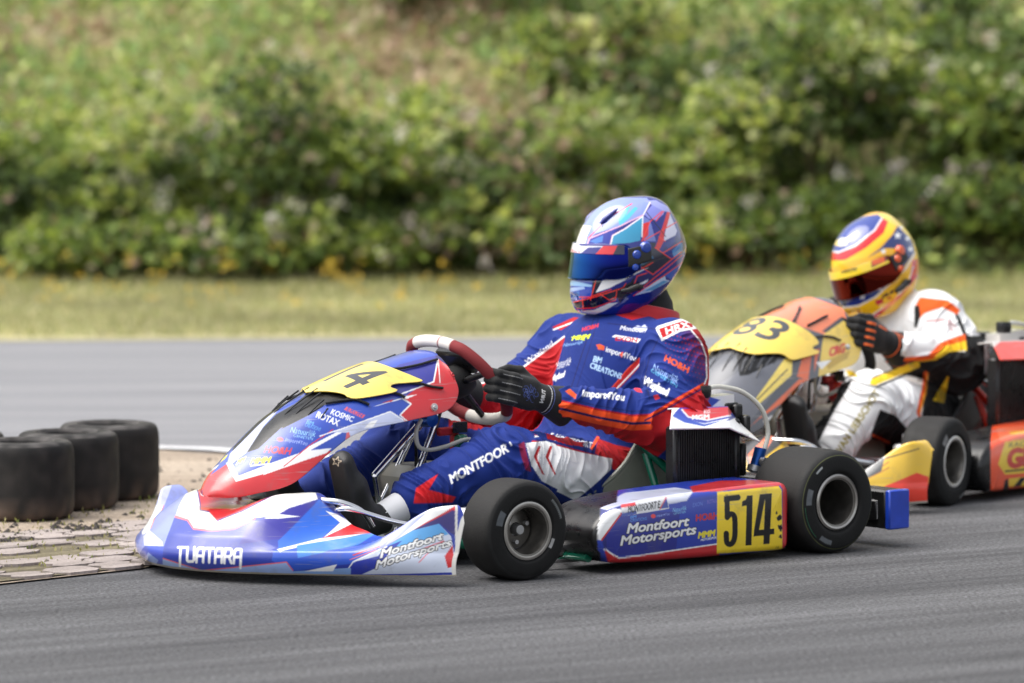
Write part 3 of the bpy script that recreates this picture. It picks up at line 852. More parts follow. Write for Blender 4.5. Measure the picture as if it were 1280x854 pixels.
def pod_paint_blue(q, N, V, side, dv):
    if side < 0: return np.tile(hx('2343ac'), (len(V), 1))
    top = N[:, 2] > .6
    p = Paint(q, hx('2346b2')); P = p.poly
    P([(738, 600), (800, 640), (790, 690), (760, 700)], hx('1f2b86'))
    P([(760, 640), (850, 640), (845, 690), (760, 695)], hx('20309a'))
    # front end stays black
    P([(749, 674), (749, 657), (755, 643), (768.6, 636), (781, 637), (776, 644), (753, 675.5)], WHITE)
    p.line([(778, 642), (754, 675)], 2.0, RED)
    P([(757, 686), (775.7, 697.8), (897.6, 680), (900, 700), (778.7, 710), (762, 706)], RED)
    p.line([(757, 686), (775.7, 697.5), (897.6, 680)], 1.8, WHITE)
    P([(866, 615), (858, 626.7), (835.6, 630.8), (834, 620), (862, 612)], hx('d9dcea'))
    P([(747, 635), (781, 616), (844, 609), (868, 613), (834, 622), (779, 631), (760, 638)], hx('c9cee2'))
    P([(777, 631), (834.6, 621.6), (836.6, 636), (778.7, 646)], hx('d8d9dc'))
    P([(777, 631), (795, 628), (795, 632), (777.6, 635.5)], hx('d0444a')); P([(778.3, 641.5), (796, 638.5), (797, 642.6), (778.7, 646)], hx('3d55a8'))
    p.text('MONTFOORT E.', (786, 642.0), (826, 634.8), (.6, -9), hx('141416'), .012)
    P([(826, 636), (833, 622), (836, 635)], hx('3d55a8')); p.line([(825, 637), (833, 622)], 1.2, hx('d0444a'))
    sponsor_line(p, 'BM', (789, 648.5), (796, 647.5), (.3, -3.5), hx('4f9fe6'), .02); sponsor_line(p, 'CREATIONS', (789, 652.8), (809, 649.8), (.3, -3.6), hx('4f9fe6'), .0)
    p.ellipse((817, 645.4), 3, 2.6, hx('e0404c')); sponsor_line(p, 'import4You', (821, 646.5), (837, 644), (.3, -3.2), hx('9fb2ea'), .0)
    sponsor_line(p, 'Natuurlijk', (841, 640.5), (858, 637.5), (.5, -5.4), hx('8cc8ea'), .0); sponsor_line(p, 'GENIETEN', (842, 643.5), (857, 641), (.2, -2.4), hx('8cc8ea'), .0)
    p.text('Montfoort', (785, 666.5), (860, 657), (2.6, -11.5), WHITE, .034, BLACK, .045)
    p.text('Motorsports', (777, 681.5), (869, 667.3), (2.4, -11.5), WHITE, .034, BLACK, .045)
    sponsor_line(p, 'HO&H', (870, 651.5), (897.5, 648.3), (.4, -8), hx('c92f3c'), .04)
    sponsor_line(p, 'EXON', (866, 634), (878, 632), (.3, -5), hx('5f7fd0'), .0); sponsor_line(p, 'ROTAX', (884, 630), (896, 628), (.3, -5), hx('7f6ac0'), .0)
    sponsor_line(p, 'MMM', (872.8, 673), (893, 669.8), (1.2, -7.5), hx('f2e23c'), .05); sponsor_line(p, 'MOTORSPORTS', (876, 676.6), (899, 672.8), (.4, -2.8), WHITE, .03)
    # number plate
    P([(896.6, 615), (974.8, 607.5), (978.5, 612), (979.5, 687), (975, 688), (896, 692.5)], YEL)
    S = lambda pts, w: p.line(pts, w, BLACK)
    S([(909, 623), (922.5, 621.7)], 7.4); S([(909, 622), (909.2, 647)], 6.6)
    S(smooth_path([(909.4, 646), (914, 642.5), (917.8, 645), (919, 653), (918.6, 671), (916, 678.6), (912, 680.6), (908.6, 677.5), (908, 667)], 5), 6.8)
    P([(905, 619.8), (924, 618), (924, 625.5), (905, 627.5)], BLACK)
    P([(934, 619.3), (941.5, 618.7), (940, 681.6), (932.3, 682.2)], BLACK); P([(927.5, 633), (928, 626.8), (932.5, 624.5), (934.5, 619.3), (939, 619), (937, 631.5)], BLACK)
    P([(957.5, 616.8), (966, 616), (963, 680), (955, 680.7)], BLACK); P([(950.5, 617.5), (958.5, 616.8), (949.5, 663), (943, 663.6)], BLACK); P([(943, 663), (969, 660.8), (969, 668), (942.5, 671)], BLACK)
    # red frame at the back and along the top
    P([(974, 600), (996, 596), (996, 694), (979.5, 691), (979.5, 612)], hx('c8323c'))
    P([(866, 615.5), (897, 614), (975, 607), (990, 598), (900, 600), (862, 608)], hx('c8323c'))
    for c_, r_, sd in (((974.5, 648), 5.5, 1), ((976.5, 660), 5, 2), ((972, 641), 2.5, 3), ((977, 671), 3, 4)):
        rg = np.random.default_rng(sd); a = np.sort(rg.uniform(0, 2 * PI, 13)); rr = rg.uniform(.35, 1.1, 13) * r_
        P(np.c_[c_[0] + rr * np.cos(a) * .8, c_[1] + rr * np.sin(a)], hx('2b2a1c'))
    p.text('hg', (971, 686), (975, 685.5), (0, -2), hx('202020'), .0)
    blk = (V[:, 0] > .775) & ((N @ np.array([.5, .86, 0])) < .78) & (q[:, 0] < 752)
    p.c[blk] = BLACK
    p.c[(q[:, 0] < 749) | ((V[:, 1] < .62) & (q[:, 0] < 772))] = BLACK
    return p.c

def pod_paint_orange(q, N, V, side, dv):
    p = Paint(q, hx('f2622a')); P = p.poly
    if side < 0: return p.c
    P([(1249, 580), (1257.5, 553), (1290, 547), (1330, 547), (1330, 588), (1257.5, 593)], hx('f0cf36'))
    p.text('GMS', (1261, 585), (1310, 577), (1, -22), hx('d23a22'), .06); p.text('RACING', (1262, 560), (1300, 555), (.5, -6), hx('5a4a20'), .0)
    p.line([(1258, 589), (1330, 582)], 2, BLACK)
    P([(1262, 598), (1330, 590), (1330, 606), (1262, 608)], hx('f0cf36')); P([(1268, 608), (1276, 597), (1284, 596), (1276, 607)], BLACK)
    P([(1245, 535), (1330, 528), (1330, 545), (1252, 552)], hx('f2815a')); P([(1262, 540), (1330, 533), (1330, 538), (1264, 544)], hx('e6b23a'))
    p.c[(q[:, 0] < 1240)] = BLACK
    P([(1257, 600), (1261, 598), (1262, 616), (1254, 616)], BLACK)
    return p.c
# ------------------------------------------------------------------ the whole kart
def colours_sector(spec, base):
    def f(ang):
        c = np.tile(np.asarray(base, float), (len(ang), 1)); d = np.degrees(ang) % 360
        for a, b, col in spec:
            m = ((d - a) % 360) < ((b - a) % 360); c[m] = col
        return c
    return f

def make_kart(name, pose, L):
    root = empty(name, pose.loc, pose.rz)
    # --- front fairing
    V, F = nose_surface(L['nose_back'], L['nose_short'])
    N = vert_normals(V, F)
    q, dv = decal_q(pose, V, (1.5, .1, .11))
    o = link_mesh('front_fairing', V, F, M_body, root, True, painted(q, lambda q_: L['nose'](q_, V, dv, N)))
    solidify(o, .005, 1 if N[len(V) // 2][2] < 0 else -1)
    # --- steering panel
    P, t, v = panel_surface(w=L['panel_w'], drop=L['panel_drop'])
    P = P + np.array(L['panel_shift'])
    Vp = P.reshape(-1, 3); Fp = grid_faces(len(t), len(v))
    Np = vert_normals(Vp, Fp)
    if Np[(len(t) // 2) * len(v) + len(v) // 2][2] < 0: Fp = Fp[:, ::-1]; Np = -Np
    q, dv = decal_q(pose, Vp, np.array([1.2, .06, .40]) + L['panel_shift'])
    # the far half repeats the near half's artwork
    mir = Vp * [1, -1, 1]; far = Vp[:, 1] < -.03; q2, _ = decal_q(pose, mir, np.array([1.2, .06, .40]) + L['panel_shift']); q[far] = q2[far]
    pcol = painted(q, lambda q_: L['panel'](q_, Vp, dv, Np))
    pan = link_mesh('front_panel', Vp, Fp, M_body, root, True, pcol)
    pan.data.materials.append(M_blackpl);
    pan.data.polygons.foreach_set('material_index', (pcol.max(1)[Fp].max(1) < L['matt_below']).astype(np.int32))
    solidify(pan, .004)
    # raised number plate
    P2, t2, v2 = panel_surface(1100, 721, L['panel_w'], L['panel_drop']); P2 = P2 + np.array(L['panel_shift'])
    V2 = P2.reshape(-1, 3); F2 = grid_faces(1100, 721); N2 = vert_normals(V2, F2)
    if N2[550 * 721 + 360][2] < 0: F2 = F2[:, ::-1]; N2 = -N2
    half = smooth_path(L['plate'], 6); vt = np.c_[np.tile(v2, 1100), np.repeat(t2, 721)]
    kk = Paint(np.c_[vt[:, 0], vt[:, 1]], (0, 0, 0)); kk.poly(np.r_[half, half[::-1] * [-1, 1]], (1, 1, 1)); inside = kk.c[:, 0] > .5
    fm = inside[F2].all(1); used = np.unique(F2[fm]); re = np.full(len(V2), -1); re[used] = np.arange(len(used))
    Vn = V2[used] + N2[used] * .011
    # number runs across the plate, its top towards the driver
    run = np.cumsum(np.r_[0, np.linalg.norm(np.diff(P2[:, 360], axis=0), axis=1)])
    qn = np.c_[vt[used, 0] * 1000, -np.repeat(run, 721)[used] * 1000]
    def plate_paint(q_):
        pp = Paint(q_, L['plate_col'])
        for txt, a, b, s0, s1 in L['number']: pp.text(txt, (a, -s0 * 1000), (b, -s0 * 1000), (0, -(s1 - s0) * 1000), hx('4a4c50'), .02)  # black digits painted grey, with sky glare in the colour
        return pp.c
    pl = link_mesh('number_plate', Vn, re[F2[fm]], M_body, pan, True, painted(qn, plate_paint, 1.0))
    solidify(pl, .004)
    # black air louvres under the plate
    lv = MB(); Ng = Np.reshape(len(t), len(v), 3)
    for s_ in (-1, 1):
        for k in range(4):
            j = len(v) // 2 + s_ * int((.10 + .16 * k) * len(v) / 2)
            a0, a1 = L['louvre_t'][0] + .012 * k, L['louvre_t'][1] - .012 * k
            lv.tube([P[int(a * len(t)), j + s_ * int(6 * (1 - g))] + Ng[int(a * len(t)), j] * h for a, h, g in zip(np.linspace(a0, a1, 9), np.linspace(.0, .011, 9), np.linspace(0, 1, 9))], np.linspace(.0012, .0026, 9), 6)
    lv.build_each('louvre', M_blackpl, pan)
    fn = MB()
    for line in L['fins']:
        pts = []
        for a in smooth_path(line, 6):
            d2 = ((q - a) ** 2).sum(1); d2[Vp[:, 1] < -.02] = 1e9; i = int(np.argmin(d2)); pts.append(Vp[i] + Np[i] * .005)
        fn.tube(smooth_path(np.array(pts)[::3], 4), L['fin_r'], 8)
        fn.tube(smooth_path(np.array(pts)[::3] * [1, -1, 1], 4), L['fin_r'], 8)
    fn.build_each('trim_strip', M_blackpl, pan)
    bolt = MB()
    for s_ in (-1, 1):
        c = np.array([.968, .166 * s_ * L['panel_w'], .415]) + L['panel_shift']; bolt.lathe([(0, .005), (.004, .005), (.005, .002), (.009, .001), (.009, -.004), (0, -.004)], c=c, axis=(.15, s_, .25), n=20, closed=False)
    bolt.build_each('panel_bolt', M_alu, pan)
    # --- side pods
    make_pod(root, 1, L['pod'], pose, front=L['pod_front'], y1=L['pod_y'])
    make_pod(root, -1, L['pod'], pose, front=L['pod_front'], y1=L['pod_y'])
    # --- wheels
    st = L['steer']; fy = L['front_y']
    gy = (.62, .62, .60)
    mk = L['marks']
    make_wheel(root, (1.04, fy - .066, .13), .130, .132, 1, st, mk[0], L['f_stripe'], lip_mat=L['lip'])
    make_wheel(root, (1.03, -fy + .110, .13), .130, .132, -1, st, mk[0], lip_mat=L['lip'])
    make_wheel(root, (0, .5925, .14), .140, .215, 1, 0, mk[1], L['r_stripe'], lip_mat=L['lip'])
    make_wheel(root, (0, -.5925, .14), .140, .215, -1, 0, mk[1], lip_mat=L['lip'])
    # --- frame
    fr = MB(); r = .0155
    for s_ in (-1, 1):
        fr.tube(smooth_path([(-.14, s_ * .31, .062), (.2, s_ * .33, .045), (.55, s_ * .35, .045), (.85, s_ * .30, .05), (1.0, s_ * .24, .06), (1.3, s_ * .17, .065), (1.42, s_ * .12, .06)], 6), r, 14)
        fr.tube(smooth_path([(.86, s_ * .30, .05), (.98, s_ * .38, .07), (1.04, s_ * .445, .105)], 6), r, 12)
        fr.tube([(1.04, s_ * .445, .06), (1.04, s_ * .445, .16)], .013, 12)
        fr.tube([(.30, s_ * .33, .05), (.30, s_ * .30, .16), (.31, s_ * .262, .26)], .011, 12)
        fr.tube([(.325, s_ * .262, .285), (.22, s_ * .33, .165), (.15, s_ * .36, .06)], .0115, 12)
    fr.tube([(1.42, -.12, .06), (1.42, .12, .06)], r, 12); fr.tube([(.86, -.30, .05), (.86, .30, .05)], r, 12); fr.tube([(.1, -.32, .05), (.1, .32, .05)], r, 12)
    fr.tube([(.70, .36, .040), (.80, .52, .038), (.80, .60, .038)], .012, 12)
    fr.tube([(-.10, -.32, .07), (-.10, .32, .07)], .014, 12)
    fr.build('frame', L['frame'], root)
    bp = MB()
    for s_ in (-1, 1):
        bp.tube(smooth_path([(.92, s_ * .36, .030), (.90, s_ * .44, .028), (.84, s_ * .49, .027), (.5, s_ * .52, .027), (.2, s_ * .48, .03), (.14, s_ * .36, .04)], 6), .0105, 12)
    bp.tube(smooth_path([(1.40, .17, .07), (1.52, .20, .075), (1.57, .1, .08), (1.57, -.1, .08), (1.52, -.2, .075), (1.40, -.17, .07)], 6), .010, 10)
    bp.tube(smooth_path([(1.17, .41, .125), (1.26, .36, .145), (1.36, .30, .180), (1.375, .25, .165), (1.36, .19, .115), (1.36, -.19, .115), (1.375, -.25, .165), (1.36, -.3, .180), (1.26, -.36, .145)], 6), .0075, 10)
    bp.build('bumper_bar', M_chrome, root)
    fp = MB(); fp.box((1.1, 0, .040), (.62, .40, .004)); fp.build('floor_tray', M_alu, root)
    # --- axle, brake discs, spindles, tie rods
    ax = MB(); ax.tube([(0, -.54, .14), (0, .54, .14)], .020, 20); ax.build('axle', M_chrome, root)
    dk = MB(); dk.lathe([(.035, .004), (.092, .004), (.092, -.004), (.035, -.004)], c=(0, .18, .14), n=40)
    for s_ in (-1, 1):
        dk.lathe([(.03, .004), (.075, .004), (.075, -.004), (.03, -.004)], c=(1.04, s_ * .475, .13), axis=(-math.sin(st), math.cos(st), 0), n=40)
    dk.build_each('brake_disc', M_blackmat, root)
    sp = MB()
    for s_ in (-1, 1):
        sp.tube([(1.04, s_ * .445, .13), (1.04, s_ * .53, .13)], .011, 12); sp.tube([(1.04, s_ * .445, .075), (1.04, s_ * .445, .19)], .009, 10)
        sp.tube([(.95, s_ * .43, .115), (1.0, s_ * .07, .115)], .0065, 10); sp.tube([(1.04, s_ * .445, .12), (.95, s_ * .43, .115)], .008, 10)
        sp.lathe([(0, .012), (.014, .008), (.014, -.008), (0, -.012)], c=(1.04, s_ * .445, .195), axis=(0, 0, 1), n=14, closed=False)
    sp.build('spindle', M_chrome, root)
    cl = MB()
    for s_ in (-1, 1): cl.box((1.10, s_ * .47, .155), (.06, .045, .05), bev=.008)
    cl.build_each('brake_caliper', M_alu, root)
    # --- steering
    make_steering(root, L['rim_colours'], L['sw_shift'])
    sc = MB(); sc.tube([SW_C - SW_N * .05, SW_C - SW_N * .38], .011, 14); sc.tube([SW_C - SW_N * .38, (1.02, .0, .12)], .009, 10)
    sc.tube([(.86, .035, .36), (1.02, .06, .07)], .008, 10); sc.tube([(.86, -.035, .36), (1.02, -.06, .07)], .008, 10)
    sc.build('steering_column', M_chrome, root)
    bk = MB(); bk.lathe([(0, .03), (.02, .028), (.022, -.028), (0, -.03)], c=(.905, .05, .372), n=20, closed=False); bk.build('reservoir', M_blueal, root)
    bk = MB(); bk.box((.83, .05, .335), (.07, .018, .022), bev=.004); bk.box((.80, .04, .30), (.02, .02, .06), bev=.004); bk.build('panel_bracket', M_redal, root)
    bk = MB(); bk.box((.79, .055, .30), (.035, .03, .05), bev=.006); bk.box((.74, .03, .27), (.02, .05, .07), bev=.006); bk.build('fuel_tap', L['frame'], root)
    bk = MB(); bk.box((.80, .065, .345), (.05, .006, .03), bev=.002); bk.lathe([(0, .01), (.014, .01), (.014, -.01), (0, -.01)], c=(.90, .02, .25), axis=SW_N, n=14, closed=False)
    for dx in (-.03, .03): bk.tube(smooth_path([SW_C - SW_N * .07 + [dx, .02, 0], (.86 + dx, .03, .40), (.90 + dx, .04, .33), (.93, .03, .22), (1.0, .02, .12)], 6), .0045, 8)
    bk.build('cable', M_blackpl, root)
    hs = MB(); hs.tube(smooth_path([(.945, .08, .375), (.962, .08, .345), (.955, .08, .305), (.92, .08, .292), (.86, .08, .298), (.80, .08, .312), (.765, .075, .308), (.742, .07, .285), (.735, .06, .25)], 7), .0058, 10); hs.build('fuel_hose', M_hose, root)
    # --- tank, floor pedals
    tk = MB(); tk.box((.78, 0, .145), (.36, .25, .20), bev=.03); tk.build('fuel_tank', M_tank, root)
    tc = MB(); tc.lathe([(0, .02), (.028, .018), (.03, 0), (.03, -.01), (0, -.01)], c=(.68, .03, .255), axis=(0, 0, 1), n=20, closed=False); tc.build('tank_cap', M_blackpl, root)
    for s_, nm in ((1, 'brake_pedal'), (-1, 'throttle_pedal')):
        pd = MB(); pd.tube(smooth_path([(1.20, s_ * .17, .06), (1.30, s_ * .17, .13), (1.385, s_ * .17, .192), (1.40, s_ * .18, .2)], 5), .0085, 10)
        pd.tube(smooth_path([(1.40, s_ * .10, .2), (1.395, s_ * .24, .2), (1.37, s_ * .285, .195), (1.32, s_ * .305, .17), (1.29, s_ * .31, .13)], 6), .0085, 10); pd.build(nm, M_chrome, root)
    # --- seat
    make_seat(root, L['seat'])
    # --- radiator with hood, hose and thermostat
    e = empty('radiator', L['rad_shift']); e.parent = root
    cr = MB(); cr.box((.235, .415, .24), (.205, .030, .20), bev=.004); cr.build('core', M_core, e)
    fn = MB()
    for x in np.linspace(.140, .330, 24): fn.box((x, .4315, .245), (.0032, .004, .19))
    fn.build('cooling_fin_grille', M_blackpl, e)
    tank_ = MB(); tank_.box((.123, .412, .235), (.022, .040, .24), bev=.006); tank_.box((.346, .412, .235), (.018, .040, .22), bev=.006); tank_.build_each('side_tank', M_blackpl, e)
    A = [(.405, .47, .345), (.195, .475, .336), (.072, .465, .290)]                 # lower front edge of the hood
    Bq = [(.335, .40, .392), (.135, .40, .386), (.095, .395, .345)]
    Cq = [(.335, .35, .385), (.120, .35, .38), (.085, .36, .33)]
    Vh = []; nn = 26
    for row0, row1, steps in ((A, Bq, nn), (Bq, Cq, 8)):
        for t_ in np.linspace(0, 1, steps, endpoint=False):
            a_ = np.array(row0) * (1 - t_) + np.array(row1) * t_
            Vh.append(np.concatenate([a_[0] + (a_[1] - a_[0]) * u for u in np.linspace(0, 1, 60)[:, None]]).reshape(-1, 3)); Vh[-1] = np.r_[Vh[-1], np.concatenate([a_[1] + (a_[2] - a_[1]) * u for u in np.linspace(0, 1, 34)[1:, None]]).reshape(-1, 3)]
    Vh.append(Vh[-1] * 0 + np.r_[np.concatenate([np.array(Cq[0]) + (np.array(Cq[1]) - Cq[0]) * u for u in np.linspace(0, 1, 60)[:, None]]).reshape(-1, 3), np.concatenate([np.array(Cq[1]) + (np.array(Cq[2]) - Cq[1]) * u for u in np.linspace(0, 1, 34)[1:, None]]).reshape(-1, 3)])
    nr = len(Vh); Vh = np.concatenate(Vh); Fh = grid_faces(nr, 93)
    q, dv = decal_q(pose, Vh + np.array(L['rad_shift']))
    hc = painted(q, lambda q_: L['hood'][1](Paint(q_, L['hood'][0])))
    ho = link_mesh('hood', Vh, Fh, M_body, e, True, hc, sharp=20); solidify(ho, .004, 0)
    tb = MB(); tb.box((.165, .35, .395), (.155, .05, .036), np.array([[1, 0, .05], [0, 1, 0], [-.05, 0, 1]])); Vt = np.concatenate(tb.V)
    Vt, Ft = subdiv(*_quads(tb), 5, simple=True); q, dv = decal_q(pose, Vt + np.array(L['rad_shift'])); hc = painted(q, lambda q_: L['hood'][2](Paint(q_, L['hood'][0])))
    link_mesh('header_tank', Vt, Ft, M_body, e, True, hc, sharp=40)
    cp = MB(); cp.lathe([(0, .026), (.022, .026), (.024, .022), (.024, 0), (.018, -.012), (0, -.012)], c=(.185, .355, .418), axis=(0, 0, 1), n=24, closed=False); cp.build('filler_cap', M_blackpl, e)
    cl = MB(); cl.box((.098, .36, .385), (.05, .04, .018), bev=.004); cl.box((.085, .38, .365), (.03, .03, .05), bev=.005); cl.box((.07, .40, .33), (.022, .03, .06), bev=.005); cl.box((.085, .40, .24), (.02, .03, .09), bev=.004); cl.build('clamp', M_blackpl, e)
    hs = MB(); hs.tube(smooth_path([(.165, .36, .437), (.126, .36, .438), (.052, .37, .42), (-.004, .385, .372), (-.024, .39, .308), (-.006, .395, .262)], 8), .0068, 12); hs.build('overflow_hose', M_hose, e)
    th = MB(); th.tube([(.012, .40, .265), (.030, .40, .215)], .017, 16); th.tube([(.022, .40, .23), (.022, .43, .23)], .012, 12); th.build('thermostat', M_blueal, e)
    cl = MB(); cl.lathe([(.004, .003), (.012, .003), (.012, -.012), (.004, -.012)], c=(.028, .436, .232), n=18); cl.lathe([(.018, .008), (.0215, .008), (.0215, -.008), (.018, -.008)], c=(.034, .4, .21), axis=(.35, 0, -.9), n=20); cl.build('clip', M_alu, e)
    # --- seat stay, engine, exhaust
    ss = MB(); ss.tube([(.318, .258, .322), (.28, .30, .285), (.12, .345, .165)], .0085, 12); ss.lathe([(0, .009), (.016, .009), (.016, -.006), (0, -.006)], c=(.322, .256, .322), n=16, closed=False); ss.build('seat_stay', M_chrome, root)
    en = MB(); en.box((.20, -.33, .15), (.22, .16, .16), bev=.02); en.box((.24, -.33, .27), (.12, .13, .10), bev=.015)
    for k in range(5): en.box((.24, -.33, .24 + .018 * k), (.15, .155, .005))
    en.tube(smooth_path([(.12, -.33, .25), (-.05, -.33, .27), (-.2, -.25, .2), (-.26, -.05, .16)], 6), np.linspace(.028, .045, 19), 16); en.build('engine', M_blackmat, root)
    ab = MB(); ab.tube([(.0, .22, .26), (.11, .26, .25)], .045, 24); ab.build('air_filter', M_blackpl, root)
    # --- rear bumper
    rb = MB(); zz = .104
    rb.box((-.238, 0, zz), (.075, 1.344, .106), bev=.006); rb.box((-.198, .615, .10), (.006, .05, .055), bev=.003); rb.box((-.198, -.615, .10), (.006, .05, .055), bev=.003)
    rbo = rb.build('rear_bumper', M_blackpl, root)
    for s_ in (-1, 1):
        ec = MB(); ec.box((-.238, s_ * .680, zz), (.077, .020, .108), bev=.004); ec.build('bumper_end', L['bumper_end'], rbo)
    ln = MB(); ln.tube([(-.1995, .612, .127), (-.1995, .640, .127), (-.1995, .642, .078), (-.1995, .57, .078)], .0016, 6); ln.build('bumper_slot', M_alu, rbo)
    return root

def _quads(mb):
    V = np.concatenate(mb.V); F = [f for f in mb.F]
    Q = np.array([f if len(f) == 4 else (f[0], f[1], f[2], f[2]) for f in F if len(f) == 4])
    return V, Q
# ------------------------------------------------------------------ drivers
def folds(V, N, amp, segs):
    """cloth creases running across each limb, strongest near the joints"""
    out = np.zeros(len(V))
    for a, b, w0, w1, seed in segs:
        a = np.asarray(a, float); b = np.asarray(b, float); d = b - a; L = np.linalg.norm(d); d /= L
        r = V - a; t = (r @ d) / L; perp = np.linalg.norm(r - (r @ d)[:, None] * d, axis=1)
        w = (t > -.15) & (t < 1.15) & (perp < .16)
        i = np.nonzero(w)[0]
        wt = np.interp(t[i], [-.15, 0, .5, 1, 1.15], [0, w0, .45, w1, 0]) * np.interp(perp[i], [.1, .16], [1, 0])
        h = np.array([mnoise.noise(Vector((p[0] * 7 + seed, p[1] * 7, p[2] * 7))) * 1.5 for p in V[i]])
        g = np.array([1 - abs(mnoise.noise(Vector((tt * 9 + hh * 2.6 + seed * 3, pp[0] * 10, pp[2] * 9 + pp[1] * 8)))) * 2 for tt, hh, pp in zip(t[i] * L * 3.2, h, V[i])])
        out[i] = np.maximum(out[i], wt * 1.25 * np.clip(g, 0, 1) ** 3 + .35 * np.clip(h, 0, 1))
    return V + N * (out * amp)[:, None]

def make_hand(root, name, W, f, s, b, paint, pose, side):
    """gloved hand closed on the rim: palm, four fingers of different length, thumb, flared cuff"""
    W = np.asarray(W, float)
    f = np.asarray(f, float); f /= np.linalg.norm(f)
    s = np.asarray(s, float); s -= f * (s @ f); s /= np.linalg.norm(s)
    b_ = np.cross(f, s); b_ = b_ if b_ @ np.asarray(b, float) > 0 else -b_; b = b_
    T = lambda x, y, z: W + f * x + s * y + b * z
    fd = Field(W - .21, W + .21, .0026)
    M = np.stack([f, s, b])
    fd.box(T(.055, 0, 0), (.052, .043, .019), .017, M, .004)
    fd.cap(T(0, 0, .0), T(.05, 0, .002), .031, .034, .015, squash=(b, .72))
    fd.cap(T(.03, .03, -.012), T(.06, .028, -.016), .019, .016, .012)
    rot = lambda a: f * math.cos(a) - b * math.sin(a)
    for y, k, sp in ((.0325, .95, .03), (.011, 1.04, .01), (-.011, .98, -.012), (-.032, .82, -.035)):
        p = T(.092, y, .006); a = .35
        for L, r0, r1, da in ((.044 * k, .0125, .0115, .85), (.028 * k, .0115, .0108, .95), (.022 * k, .0108, .009, .6)):
            d = rot(a) + s * sp; p2 = p + d * L / np.linalg.norm(d)
            fd.cap(p, p2, r0, r1, .003); p = p2; a += da
        fd.cap(T(.088, y, .012), T(.098, y, .010), .0125, .0125, .006)
    p0, p1, p2, p3 = T(.022, .034, -.012), T(.055, .058, -.024), T(.085, .056, -.038), T(.103, .046, -.046)
    fd.cap(p0, p1, .016, .0135, .008); fd.cap(p1, p2, .0135, .0115, .004); fd.cap(p2, p3, .0115, .010, .004)
    # cuff over the sleeve
    fd.cap(T(-.012, 0, 0), T(-.105, -.006, 0), .036, .058, .012)
    fd.half(T(-.098, 0, 0), -f, .004)
    V, F = fd.mesh(2)
    V, F = subdiv(V, F, 1)
    N = vert_normals(V, F)
    q, dv = decal_q(pose, V)
    loc = (V - W) @ M.T
    col = paint(q, loc, N, dv)
    return link_mesh('glove', V, F, M_glove, root, True, col)

